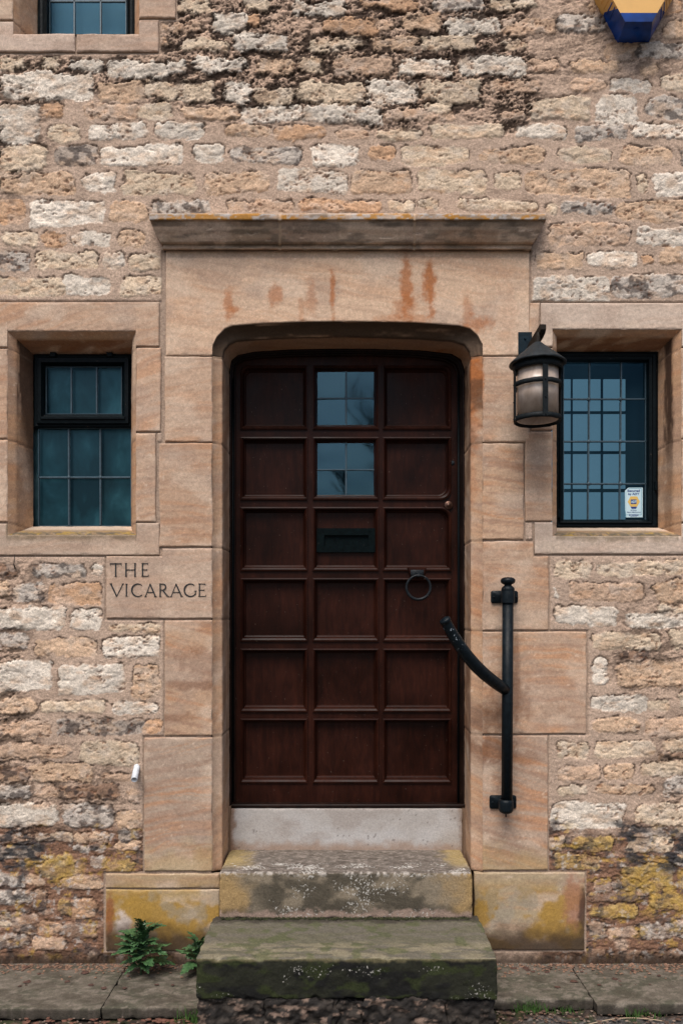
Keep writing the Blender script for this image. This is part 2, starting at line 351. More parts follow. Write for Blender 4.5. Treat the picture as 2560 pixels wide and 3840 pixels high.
# ---------------------------------------------------------------- ashlar layout (photo px on the wall plane)
ARCH0 = [(797, 1334), (797, 1300), (812, 1266), (843, 1234), (871, 1222), (990, 1213), (1131, 1207.5), (1271, 1206), (1411, 1207), (1552, 1210), (1657, 1217), (1720, 1222), (1762, 1234), (1790, 1259), (1806, 1290), (1808, 1334)]
ARCH1 = [(834, 1339), (838, 1315), (857, 1290), (885, 1276), (990, 1268), (1131, 1262), (1271, 1260), (1411, 1262), (1552, 1267), (1692, 1276), (1741, 1290), (1761, 1318), (1764, 1339)]
ARCH2 = [(861, 1385), (868, 1353), (892, 1332), (955, 1319), (1096, 1311), (1271, 1308), (1411, 1309), (1587, 1315), (1692, 1327), (1727, 1348), (1740, 1385)]
AJ = 797; BJ = 1808
def c_(v): return lambda x: np.full_like(x, v, dtype=float)
def step_(*ab):   # step_(y0,(x,y1),(x,y2)...)
    def f(x):
        r = np.full_like(x, ab[0], dtype=float)
        for xx, yy in ab[1:]: r = np.where(x >= xx, yy, r)
        return r
    return f
def archf(x):
    ax = [p[0] for p in ARCH0[1:-1]]; ay = [p[1] for p in ARCH0[1:-1]]
    return np.where((x > 797) & (x < 1808), np.interp(x, ax, ay), 1334)
T1 = (182, 157, 136); T2 = (177, 150, 128); T3 = (190, 174, 158)
# name, x0,x1, ytop fn, ybot fn, tone, bedding slope, strength, group
BL = [
 ('lintel', 623, 1983, c_(940), archf, (200, 174, 150), -.16, .35, (797, 1808)),
 ('jl', 619, AJ, c_(1338), c_(1657), T1, .05, .5, ()), ('jl', 599, AJ, c_(1663), c_(2050), T2, .03, .6, ()),
 ('name', 400, AJ, step_(2087, (611, 2057)), c_(2319), (178, 158, 141), .08, .25, (610.5, 611)),
 ('jl', 619, AJ, c_(2326), c_(2757), (178, 150, 126), -.22, .95, ()), ('jl', 542, AJ, c_(2766), c_(3266), (168, 150, 134), .18, .8, ()),
 ('pl', 397, 822, c_(3276), c_(3330), (166, 146, 118), 0, .3, ()), ('pl', 397, 822, c_(3336), c_(3565), (166, 144, 104), 0, .3, ()),
 ('jr', BJ, 1983, c_(1338), c_(1657), T1, .0, .6, ()), ('jr', BJ, 1962, c_(1663), c_(2022), (182, 154, 130), -.1, .95, ()),
 ('jr', BJ, 2055, step_(2030, (1998, 2086)), c_(2362), (180, 154, 132), -.06, .6, (1997.5, 1998)), ('jr', BJ, 2196, c_(2370), c_(2752), (178, 152, 130), .03, .8, ()),
 ('jr', BJ, 2052, c_(2759), c_(3263), (166, 145, 128), -.28, .9, ()), ('pr', 1776, 2190, c_(3272), c_(3562), (166, 150, 124), 0, .3, ()),
 # left window surround
 ('wl', -240, 597, c_(1134), step_(1302, (30, 1243), (511, 1299)), T1, .3, .55, (29.9, 30, 510.9, 511)),
 ('wl', 511, 603, c_(1305), c_(1618), T1, .3, .6, ()), ('wl', 511, 585, c_(1625), c_(1956), T1, .2, .5, ()),
 ('wl', -240, 30, c_(1308), c_(1644), T2, .05, .7, ()), ('wl', -240, 30, c_(1650), c_(1957), T1, .05, .5, ()),
 ('wl', -240, 598, step_(1964, (30, 2006), (511, 1962)), c_(2082), (176, 158, 142), .02, .2, (29.9, 30, 510.9, 511)),
 # right window surround
 ('wr', 2026, 2830, c_(1137), step_(1300, (2069, 1236), (2553, 1300)), (190, 174, 160), 0, .12, (2068.9, 2069, 2552.9, 2553)),
 ('wr', 1985, 2021, c_(1137), c_(1300), (188, 162, 140), 0, .3, ()),
 ('wr', 1990, 2069, c_(1306), c_(1612), T1, 0, .5, ()), ('wr', 1968, 2069, c_(1619), c_(1953), T2, -.08, .6, ()),
 ('wr', 2553, 2830, c_(1306), c_(1644), T1, 0, .5, ()), ('wr', 2553, 2830, c_(1650), c_(1958), T1, 0, .5, ()),
 ('wr', 2003, 2830, step_(1959, (2069, 2010), (2553, 1964)), c_(2077), (190, 174, 160), 0, .12, (2068.9, 2069, 2552.9, 2553)),
 # upper window surround
 ('wt', -230, 51, c_(-690), c_(76), (190, 168, 148), 0, .4, ()), ('wt', 523, 658, c_(-690), c_(68), (190, 166, 146), 0, .4, ()),
 ('wt', -230, 283, step_(82, (51, 128)), c_(195), (188, 170, 156), 0, .2, (50.9, 51)),
 ('wt', 288, 595, step_(128, (523, 76)), c_(194), (186, 166, 150), 0, .3, (522.9, 523)),
]
OPEN = [(797, 1206, 1808, 3275), (30, 1243, 510, 2006), (2069, 1236, 2553, 2010), (51, -720, 523, 128)]

# ------------------------------------------------------------------ rubble wall (one displaced sheet)
def axis(a, b, c, d, fine, coarse):
    return np.concatenate([np.arange(a, b, coarse), np.arange(b, c, fine), np.arange(c, d+1, coarse)])
gx = axis(-620, -30, 2590, 3180, 3.5, 14.0); gy = axis(-690, -30, 3590, 3640, 3.5, 14.0)
GX, GY = np.meshgrid(gx, gy)
wx = GX+(fbm(GX/70, GY/45, 3, 11)-.5)*26+(fbm(GX/19, GY/15, 4, 12, .6)-.5)*24
wy = GY+(fbm(GX/80, GY/60, 3, 13)-.5)*20+(fbm(GX/18, GY/14, 4, 14, .6)-.5)*22
sdf = np.full(GX.shape, 60.0); sid = np.full(GX.shape, -1)
topn = np.zeros(GX.shape)
lum = []; kinds = []; hts = []; tilt = []
ashm = np.zeros(GX.shape, bool)
for b in BL:
    xx = (gx >= b[1]-7) & (gx <= b[2]+7); ix = np.where(xx)[0]
    if len(ix) == 0: continue
    yt = b[3](gx[ix]); yb = b[4](gx[ix]); ashm[:, ix] |= (gy[:, None] >= yt-7) & (gy[:, None] <= yb+7)
ashm |= (GX > 604) & (GX < 622) & (GY > 940) & (GY < 2080)
for o in OPEN: ashm |= (GX > o[0]) & (GX < o[2]) & (GY > o[1]) & (GY < o[3])
occ = np.zeros(GX.shape, bool)
def put(x0, y0, x1, y1, kind, chk=False):
    pad = 40
    i0, i1 = np.searchsorted(gx, [x0-pad, x1+pad]); j0, j1 = np.searchsorted(gy, [y0-pad, y1+pad])
    if i1-i0 < 3 or j1-j0 < 3: return
    if chk:
        a, b = np.searchsorted(gx, [x0-8, x1+8]); c, d = np.searchsorted(gy, [y0-6, y1+6])
        if (occ[c:d, a:b] | ashm[c:d, a:b]).any(): return
    X = wx[j0:j1, i0:i1]; Y = wy[j0:j1, i0:i1]
    cx, cy = (x0+x1)/2, (y0+y1)/2; hw, hh = (x1-x0)/2-1, (y1-y0)/2-1
    r = random.Random(int(x0*7+y0*13))
    lx = X-cx; ly = Y-cy
    tl, tr_ = r.uniform(-.22, .12), r.uniform(-.22, .12)     # taper the ends
    hloc = hh*(1+np.where(lx < 0, tl, tr_)*np.abs(lx)/max(hw, 1))
    ly = ly-r.uniform(-.05, .05)*lx
    rad = min(hh*.75, r.uniform(12, 26))
    qx = np.abs(lx)-hw+rad; qy = np.abs(ly)-hloc+rad
    d = np.hypot(np.maximum(qx, 0), np.maximum(qy, 0))+np.minimum(np.maximum(qx, qy), 0)-rad
    w = sdf[j0:j1, i0:i1]; m = d < w
    w[m] = d[m]; sid[j0:j1, i0:i1][m] = len(kinds)
    topn[j0:j1, i0:i1][m] = (-ly/np.maximum(hloc, 1))[m]
    occ[j0:j1, i0:i1] |= d < 0
    kinds.append(kind); lum.append(r.uniform(.88, 1.1)); hts.append(r.uniform(-.004, .010)); tilt.append((r.uniform(-1, 1), r.uniform(-1, 1), cx, cy, max(hw, 1), max(hh, 1)))
for (a_, b_, c_1, d_, k_) in stones: put(a_-4, b_-3, c_1+4, d_+3, k_)
r = random.Random(3)
y = -690
while y < 3600:
    h = r.uniform(55, 85); x = -640-r.uniform(0, 80)
    while x < 3180:
        w = r.uniform(70, 230); yy = y+r.uniform(-5, 5)
        put(x, yy, x+w, yy+h*r.uniform(.8, 1), r.choice('WWCCCPPLGO'), True); x += w+r.uniform(18, 34)
    y += h+r.uniform(20, 30)
for _ in range(900):   # fill what gaps are left with small stones
    x, y = r.uniform(-600, 3150), r.uniform(-680, 3610)
    if 0 < x < 2560 and 470 < y < 3150: continue
    put(x, y, x+r.uniform(35, 90), y+r.uniform(22, 45), r.choice('CCPPLOGB'), True)

def soft(x0, y0, x1, y1, f, w=1.0, seed=5):
    nx = (fbm(GX/120, GY/120, 2, seed)-.5)*160; ny = (fbm(GX/120, GY/120, 2, seed+1)-.5)*160
    return w*ss(-f, f, GX+nx-x0)*ss(-f, f, x1-GX-nx)*ss(-f, f, GY+ny-y0)*ss(-f, f, y1-GY-ny)
E = np.zeros(GX.shape)
for a in [(640, -900, 2010, 440, 90, 1), (-700, 215, 1000, 400, 60, .85), (900, 400, 1990, 480, 50, .9), (-700, 380, 170, 720, 60, .8), (-700, 2120, 150, 3130, 70, .62),
          (100, 2850, 430, 3080, 60, .5), (2300, 2200, 3300, 2620, 90, .5), (2460, 2700, 3300, 3100, 70, .6), (1950, 100, 2560, 330, 100, .45), (2010, -900, 3300, 120, 100, .45),
          (-700, -900, 0, 200, 60, .6), (600, 60, 1000, 300, 60, .95), (330, 520, 380, 620, 40, .4)]:
    E = np.maximum(E, soft(*a))
Eb = np.maximum(soft(-700, 3120, 640, 3800, 55, 1, 25), soft(1990, 3090, 3300, 3800, 55, 1, 27))   # damp, lichen-covered foot
sdf = sdf+(fbm(GX/55, GY/40, 3, 16)-.5)*10+E*((fbm(GX/24, GY/12, 4, 17, .65)-.5)*34-3)
inside = ss(1.5, -2.5, sdf)
prof = 1-np.exp(-np.maximum(-sdf, 0)/4.0)
H = np.array(hts+[0]); L = np.array(lum+[1.0]); TI = np.array(tilt+[(0, 0, 0, 0, 1, 1)])
ht = H[sid]; t_ = TI[sid]
tiltv = t_[..., 0]*(GX-t_[..., 2])/t_[..., 4]*.003+t_[..., 1]*(GY-t_[..., 3])/t_[..., 5]*.003
r1 = fbm(GX/38, GY/26, 5, 21, .6); r2 = fbm(GX/14, GY/9, 3, 22, .6)
ridge = 1-np.abs(fbm(GX/55, GY/30, 4, 23)*2-1)*2
pit = ss(.60, .70, fbm(GX/15, GY/11, 4, 24, .62))*ss(.38, .60, fbm(GX/90, GY/70, 2, 26))
chis = fbm((GX*.8+GY*.6)/30, (GY*.8-GX*.6)/9, 4, 27, .6)
r4 = fbm(GX/24, GY/20, 5, 28, .7)
hs = (.0012+ht*.5+tiltv)*prof+(r1-.5)*.010*(.35+.65*prof)+(r4-.5)*.007+(chis-.5)*.003-ss(.06, .0, np.abs(fbm(GX/80, GY/50, 3, 29)-.5))*.003*prof-pit*.006
# mortar: trowelled, smooth where repointed; crumbling and set back where eroded
brush = vn((GX*.94+GY*.34)/60, (GY*.94-GX*.34)/5, 31)
mo = (fbm(GX/60, GY/50, 3, 32)-.5)*.008+(brush-.5)*.0016+(r2-.5)*.0012
rough = np.clip(E+Eb*.8, 0, 1)
mo = mo-rough*(.003+(fbm(GX/22, GY/11, 5, 33, .68)-.45)*.026)
Hh = (hs*inside+mo*(1-inside))*.82
# open crack along the upper and side edges of many stones
cr = np.exp(-((sdf-1.0)/2.3)**2)*ss(.44, .58, fbm(GX/45, GY/45, 3, 41))*ss(-.75, .1, topn+(vn(GX/60, GY/60, 42)-.5)*.8)
Hh = Hh-cr*.0065
ed = ss(.50, .585, fbm((GX*.96-GY*.28)/70+3, (GY*.96+GX*.28)/20, 6, 51, .66)*.66+.13*np.exp(-((sdf-4)/14)**2)+.22*fbm(GX/8, GY/6, 2, 52))
dirt = np.clip(E*1.1*ed, 0, 1)*(1-.6*ss(-6, -18, sdf))
speck = ss(.53, .63, fbm(GX/9, GY/6, 3, 53, .65))*E*ss(.40, .60, fbm(GX/60, GY/24, 3, 54))
dirt = np.maximum(dirt, speck*.75*(1-.6*ss(-2, -10, sdf)))
Hh = Hh-dirt*.004
# wall colours
KC = np.array([PAL[k] for k in kinds]+[PAL['M']]); KC[:-1] = KC[:-1]*.78+lin((208, 190, 170))*.22; base = KC[sid]*L[sid][..., None]
va = fbm(GX/60, GY/36, 4, 61); vb = fbm(GX/24, GY/18, 4, 62, .6)
base = mix(base, PAL['L']*.95, .55*ss(.52, .75, va)); base = mix(base, PAL['G'], .3*ss(.5, .7, fbm(GX/45, GY/30, 4, 63)))
base = base*(1+(vb-.5)*.55)[..., None]; base = mix(base, PAL['O'], .35*ss(.6, .78, fbm(GX/50, GY/20, 4, 64)))
isK = np.isin(sid, [i for i, k in enumerate(kinds) if k in 'KGB'])
base = mix(base, lin((70, 62, 60)), isK*.75*ss(.54, .62, fbm(GX/26, GY/20, 4, 65)))
base = mix(base, PAL['B'], .7*pit); base = base*(1+(r4-.5)*.3)[..., None]
mort = np.broadcast_to(PAL['M'], base.shape).copy()*(1+(fbm(GX/80, GY/60, 4, 66)-.5)*.4+(brush-.5)*.14)[..., None]
mort = mix(mort, lin((190, 164, 144)), np.clip(E*.9, 0, 1))
mort = mix(mort, PAL['R'], np.clip(Eb*ss(.3, .6, fbm(GX/90, GY/60, 3, 67)+.15), 0, .9))
# fine light grit in the mortar
mort = mort*(1+.25*ss(.68, .8, vn(GX/5, GY/5, 68)))[..., None]
COL = mix(mort, base, inside)
COL = mix(COL, PAL['D']*1.1, np.clip(cr*1.0, 0, .75))
COL = mix(COL, PAL['D']*(.55+.7*vn(GX/12, GY/9, 70))[..., None], np.clip(dirt*1.1, 0, .95))
# foot of the wall: lichen, soot, whitewash remains, damp
n1 = fbm(GX/48, GY/34, 5, 71, .6); n2 = fbm(GX/40+9, GY/30, 5, 72, .6); n3 = fbm(GX/36, GY/26, 5, 73, .65)
COL = mix(COL, PAL['R']*.8, np.clip(Eb*.42*ss(.42, .58, n1), 0, 1))
COL = mix(COL, lin((62, 62, 64)), np.clip(Eb*.65*ss(.58, .67, n2), 0, 1))
COL = mix(COL, PAL['Y'], np.clip(Eb*.5*ss(.61, .72, n3), 0, 1))
COL = mix(COL, lin((190, 188, 184)), np.clip(Eb*.5*ss(.64, .74, fbm(GX/22, GY/17, 4, 74, .6)), 0, 1))
yb = soft(2330, 3230, 2600, 3450, 30, 1, 81)+soft(160, 3250, 300, 3340, 25, .8, 83)
COL = mix(COL, lin((178, 146, 70)), np.clip(.55*yb*ss(.44, .64, fbm(GX/26, GY/20, 4, 75)), 0, .9))
bk = soft(2330, 3080, 2620, 3220, 20, 1, 85)+soft(-60, 3100, 160, 3230, 20, 1, 87)
COL = mix(COL, lin((50, 52, 56)), np.clip(bk*ss(.45, .6, fbm(GX/40, GY/18, 4, 76)), 0, .9))
foot = ss(3548, 3605, GY+(n1-.5)*60)
COL = mix(COL, lin((52, 42, 34)), foot*.85)
Hh = np.where(ashm, -.006, Hh); COL = np.where(ashm[..., None], PAL['M']*.8, COL)
# mortar fillets round the dressed stone meet it flush
FL = np.where(ashm, 0, np.clip(E*.26+Eb*.16+.10*(fbm(GX/90, GY/60, 3, 77)-.3)+.08*ss(.5, .7, fbm(GX/40, GY/30, 3, 78)), 0, .4)*(1-.25*inside))
COL = COL*np.array([1.06, 1.02, .98]); COL = np.concatenate([COL, FL[..., None]], -1)
V = np.stack([(GX-1280)/K, -Hh, (3560-GY)/K], -1)
cxm = (GX[:-1, :-1]+GX[1:, 1:])/2; cym = (GY[:-1, :-1]+GY[1:, 1:])/2
keep = np.ones(cxm.shape, bool)
for o in OPEN[1:]: keep &= ~((cxm > o[0]-2) & (cxm < o[2]+2) & (cym > o[1]-2) & (cym < o[3]+2))
keep &= ~((cxm > 794) & (cxm < 1811) & (cym > np.where((cxm > 798) & (cxm < 1807), archf(cxm)-3, 1330)) & (cym < 3560))
gb = GB(); gb.grid(V, COL, True, keep)
obj('rubble_wall', gb, M_RUB, house)

# ------------------------------------------------------------------ dressed stone
def bed(X, Y, slope, s, seed):
    v = Y+slope*X; v = v+(fbm(X/300, Y/120, 3, seed)-.5)*90
    return fbm(X/420, v/26, 4, seed+1, .6)*.65+fbm(X/160, v/9, 3, seed+2, .6)*.35
def blob(X, Y, x, y, rx, ry, seed=0, k=.5):
    n = (fbm(X/22, Y/30, 4, 91+seed)-.5)*2.2*k+(fbm(X/6, Y/8, 2, 92)-.5)*.8*k
    d = np.hypot((X-x)/rx, (Y-y)/ry); return ss(1.15, .45, d+n)
DRIPS = [(1247, 1090, 13, 85, .75), (1250, 1190, 10, 25, .5), (1522, 1080, 27, 125, .75), (1518, 1160, 60, 55, .5), (1612, 1085, 27, 120, .85), (1031, 1115, 28, 55, .6), (1168, 1110, 26, 85, .4),
         (1130, 1170, 14, 60, .35), (857, 1140, 24, 60, .6), (880, 1160, 30, 14, .6), (1750, 1180, 26, 80, .45), (1790, 1215, 60, 40, .6), (1470, 1200, 80, 20, .4), (1560, 1195, 60, 22, .45), (1900, 1180, 50, 160, .15),
         (1790, 1440, 26, 110, .9), (1788, 1600, 20, 120, .55), (1790, 1800, 14, 120, .3), (1800, 2200, 14, 160, .25), (1905, 2620, 90, 110, .45), (1830, 2700, 90, 60, .5), (1850, 2810, 110, 60, .55), (1960, 2840, 80, 30, .4),
         (1935, 2540, 16, 160, .4), (1790, 2830, 40, 60, .4), (770, 2480, 120, 60, .3), (660, 2690, 100, 20, .45), (700, 2570, 120, 20, .4), (2060, 2660, 70, 24, .3)]
def ashcol(X, Y, tone, slope, st, seed):
    c = np.broadcast_to(lin(tone), X.shape+(3,)).copy()
    b = bed(X, Y, slope, st, seed)
    c = mix(c, lin((178, 132, 98)), np.clip(ss(.46, .66, b)*st*.85, 0, 1))
    c = mix(c, lin((146, 116, 98)), np.clip(ss(.54, .64, fbm(X/260+5, (Y+slope*X)/13, 4, seed+7))*st*.6, 0, 1))
    c = mix(c, lin((200, 182, 164)), np.clip(ss(.5, .7, fbm(X/160, Y/90, 4, seed+5))*.5, 0, 1))
    c = mix(c, lin((158, 138, 124)), .45*ss(.5, .72, fbm(X/120, Y/100, 4, seed+6)))
    c = mix(c, lin((222, 206, 186)), .35*ss(.78, .84, fbm(X/14, Y/12, 3, seed+8)))
    c = c*(1+(fbm(X/11, Y/9, 3, seed+9)-.5)*.22)[..., None]
    c = c*np.array([1.13, 1.085, 1.04])*(1+.16*(vn(np.full_like(X, seed*.37), np.full_like(X, 1.5), 7)-.5))[..., None]
    for i, (x, y, rx, ry, w) in enumerate(DRIPS):
        if abs(x-X.mean()) > np.ptp(X)/2+200 or abs(y-Y.mean()) > np.ptp(Y)/2+200: continue
        c = mix(c, lin((166, 98, 48)) if y < 2400 else lin((120, 78, 52)), w*blob(X, Y, x, y, rx, ry, i))
    # plinth lichens and damp
    if Y.max() > 3300:
        e = ss(3280, 3380, Y)
        c = mix(c, lin((166, 130, 58)), .9*e*ss(.38, .54, fbm(X/90, Y/70, 4, 101)))
        c = mix(c, lin((150, 144, 130)), .5*e*ss(.52, .64, fbm(X/70, Y/60, 4, 102)+.12*blob(X, Y, 1900, 3380, 120, 110)))
        c = mix(c, lin((160, 112, 88)), .75*blob(X, Y, 2150, 3380, 50, 110, 3)); c = mix(c, lin((70, 50, 42)), .85*blob(X, Y, 2182, 3420, 18, 110, 4))
        c = mix(c, lin((140, 84, 54)), .8*blob(X, Y, 412, 3450, 20, 120, 5)); c = mix(c, lin((205, 190, 180)), .9*blob(X, Y, 462, 3470, 36, 60, 6))
        c = mix(c, lin((190, 150, 128)), .6*blob(X, Y, 500, 3540, 40, 50, 7))
        c = mix(c, lin((66, 52, 40)), .92*ss(3440, 3535, Y+(fbm(X/40, Y/40, 4, 103)-.5)*70))
    if Y.max() > 3200 and Y.max() < 3275: c = mix(c, lin((176, 154, 108)), .5*ss(3130, 3260, Y+(fbm(X/50, Y/50, 3, 104)-.5)*120))
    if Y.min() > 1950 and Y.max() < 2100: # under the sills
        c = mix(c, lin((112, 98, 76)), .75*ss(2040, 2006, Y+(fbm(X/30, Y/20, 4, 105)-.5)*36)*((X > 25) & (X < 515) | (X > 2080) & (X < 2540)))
    return c
def block(gb, x0, x1, ft, fb, tone, slope, st, spec, seed, res=5.0, out=.004, skip=-1):
    vx = [q for q in spec if x0 < q < x1]
    if vx and vx[0] == 797: xs_sp = [797.2, 798.5, 800, 803, 807, 1799, 1803, 1806, 1807.8, 796.8, 1808.2]
    else: xs_sp = list(vx)
    xs = np.unique(np.concatenate([np.linspace(x0, x1, max(3, int((x1-x0)/res))), xs_sp, [x0+1.5, x0+4, x1-1.5, x1-4]]))
    if x0 < -60: xs = xs[(xs > -60) | (np.arange(len(xs)) % 6 == 0)]
    if x1 > 2620: xs = xs[(xs < 2620) | (np.arange(len(xs)) % 6 == 0)]
    xs[0] = x0; xs[-1] = x1
    a = ft(xs); b = fb(xs); hmax = (b-a).max(); nv = max(5, int(min(hmax, 700)/res))
    t = np.linspace(0, 1, nv); t = np.unique(np.concatenate([t, [1.5/hmax, 4/hmax, 1-4/hmax, 1-1.5/hmax]]))
    X = np.broadcast_to(xs, (len(t), len(xs))).copy(); Y = a+(b-a)*t[:, None]
    d = np.minimum.reduce([X-x0, x1-X, Y-a, b-Y]); 
    rn = fbm(X/30, Y/30, 4, seed+20)
    e = 4+9*ss(.55, .75, rn)
    rd = (1-np.clip(d/e, 0, 1))**2
    h = out*(1-rd)-ss(.72, .85, rn)*.0008*rd+(fbm(X/120, Y/70, 3, seed+21)-.5)*.003*np.clip(d/12, 0, 1)+(fbm(X/12, Y/8, 3, seed+22)-.5)*.0016*np.clip(d/6, 0, 1)
    C = ashcol(X, Y, tone, slope, st, seed)
    C = mix(C, lin((206, 186, 166)), (0 if len(xs_sp) > 4 else .22)*rd*ss(.35, .6, fbm(X/60, Y/60, 3, seed+23)))
    if len(xs_sp) <= 2:
        dx_ = np.minimum(X-x0, x1-X); dy_ = np.minimum(Y-a, b-Y)
        X = X+(fbm(Y/70, X*0+seed, 4, seed+30, .6)-.5)*7*np.exp(-dx_/14)*(x1-x0 < 2000); Y = Y+(fbm(X/70, Y*0+seed, 4, seed+31, .6)-.5)*6*np.exp(-dy_/14)
    V = np.stack([(X-1280)/K, -h, (3560-Y)/K], -1)
    gb.grid(V, C, True)
    # returns into the joint
    for si, sl in enumerate((np.s_[0, :], np.s_[-1, :], np.s_[:, 0], np.s_[:, -1])):
        if si == skip: continue
        e0 = V[sl]; e1 = e0.copy(); e1[:, 1] = .02; c0 = C[sl]*.8
        gb.grid(np.stack([e0, e1]), np.stack([c0, c0]))
parts = {}
for i, bdef in enumerate(BL):
    nm, x0, x1, ft, fb, tone, slope, st, spec = bdef
    g = parts.setdefault(nm, GB()); block(g, x0, x1, ft, fb, tone, slope, st, spec, 200+i*13, skip={'lintel': 1, 'jl': 3, 'name': 3, 'jr': 2}.get(nm, -1))
# -- door reveal: ring 0 (arris) -> hollow -> ring 1 -> reveal -> ring 2
def resamp(pts, n):
    p = np.array(pts, float); d = np.r_[0, np.cumsum(np.hypot(*np.diff(p, axis=0).T))]; t = np.linspace(0, d[-1], n)
    return np.stack([np.interp(t, d, p[:, 0]), np.interp(t, d, p[:, 1])], -1)
LJ = [1335, 1660, 2053, 2322, 2762, 3270]; RJ = [1335, 1660, 2026, 2366, 2756, 3270]
def PV(px, py, y):
    d = CD+y; return np.stack([CX+(px-1270)*d/FPX, y+0*px, CZ+(2300-py)*d/FPX], -1)
def reveal(part):
    g = GB()
    if part == 'arch': R0, R1, R2 = [resamp(a, 220) for a in (ARCH0, ARCH1, ARCH2)]; R2[0], R2[-1] = R2[0], R2[-1]
    else:
        n = 380; s = 0 if part == 'l' else 1
        yy0 = np.linspace(1334, 3268, n); yy1 = np.linspace(1339, 3262, n); yy2 = np.linspace(1385, 3225, n)
        R0 = np.stack([np.full(n, (797, 1808)[s]), yy0], -1); R1 = np.stack([np.full(n, (834, 1764)[s]), yy1], -1); R2 = np.stack([np.full(n, (861, 1740)[s]), yy2], -1)
        f = ss(2740, 2800, yy0)  # below the lowest joint the hollow dies out into a square arris
    Y1 = np.full(len(R1), .034)
    if part == 'arch': u_ = np.linspace(0, 1, len(R1)); Y1 = .034+.051*ss(.02, .16, np.minimum(u_, 1-u_))
    W0, W1, W2 = PV(R0[:, 0], R0[:, 1], 0.0), PV(R1[:, 0], R1[:, 1], Y1), PV(R2[:, 0], R2[:, 1], .24)
    W0[:, 1] = -.0005
    rows = []
    for t in np.linspace(0, 1, 9):
        q = W0*(1-t)+W1*t
        q[:, 1] = W0[:, 1]*(1-t)+W1[:, 1]*t*1.0
        # hollow: push back towards the stone
        nrm = W1-W0; c = math.sin(math.pi*t)*(.010 if part == 'arch' else .004)
        cen = np.array([0.0, 0, 1.9]); dirx = q-cen; dirx[:, 1] = 0
        if part != 'arch': dirx[:, 2] = 0
        dirx /= np.linalg.norm(dirx, axis=1)[:, None]
        rows.append(q+dirx*c*.6+np.array([0, c*.6, 0]))
    for t in np.linspace(0, 1, 12)[1:]: rows.append(W1*(1-t)+W2*t)
    A = np.stack(rows)        # rows across, cols along
    X = A[..., 0]*K+1280; Y = 3560-A[..., 2]*K; D = A[..., 1]*K
    C = ashcol(X+D*.7, Y+D*.5, (180, 150, 124), -.1, .7, 777)
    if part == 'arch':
        C = mix(C, lin((80, 65, 52)), .95*ss(.15, .4, fbm(X/110, D/14, 4, 778))*(np.arange(len(rows)) < 10)[:, None])  # arch hollow browned: weathering dirt, plus its shade put into the colour
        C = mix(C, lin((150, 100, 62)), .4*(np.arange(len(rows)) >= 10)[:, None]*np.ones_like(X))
    else:
        brn = ss(.40, .62, fbm((X+D)/40, Y/110, 4, 779))*(.6 if part == 'r' else .4)*(np.arange(len(rows)) > 8)[:, None]
        C = mix(C, lin((112, 74, 48)), brn*ss(3150, 2700, Y))
        if part == 'r': C = mix(C, lin((96, 66, 46)), .75*ss(.42, .55, fbm((X+D)/30, Y/60, 4, 780))*ss(1800, 1500, Y))
    disp = (fbm((X+D*2)/30, (Y-D)/26, 4, 781)-.5)*.004
    js = LJ if part == 'l' else RJ
    if part != 'arch':
        slope = D*.0
        for j in js:
            yj = j+(2300-j)*0*D; dist = np.abs(Y-((3560-j)*0+j))
            gv = np.exp(-((Y-j)/3.5)**2); disp = disp-gv*.004; C = mix(C, lin((120, 96, 76)), gv*.7)
    dirx = A-np.array([0.0, 0, 1.9]); dirx[..., 1] = 0
    if part != 'arch': dirx[..., 2] = 0
    dirx /= np.linalg.norm(dirx, axis=-1)[..., None]
    wgt = np.ones(len(rows)); wgt[0] = 0; 
    A = A-dirx*(disp*wgt[:, None])[..., None]
    g.grid(A, C)
    return g
def merge(*gs):
    o = GB()
    for g in gs:
        v, f, c = g.data(); o.V.append(v); o.F.append(f+o.n); o.C.append(c); o.n += len(v)
    return o
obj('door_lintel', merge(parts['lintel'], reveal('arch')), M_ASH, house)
obj('door_jamb', merge(parts['jl'], reveal('l')), M_ASH, house)
obj('door_jamb', merge(parts['jr'], reveal('r')), M_ASH, house)
obj('plinth_stone', parts['pl'], M_ASH, house, label='plinth block stained yellow with lichen and orange with rust')
obj('plinth_stone', parts['pr'], M_ASH, house, label='plinth block with yellow and grey lichen')
name_stone = obj('name_stone', parts['name'], M_ASH, house, label='carved name stone reading THE VICARAGE')
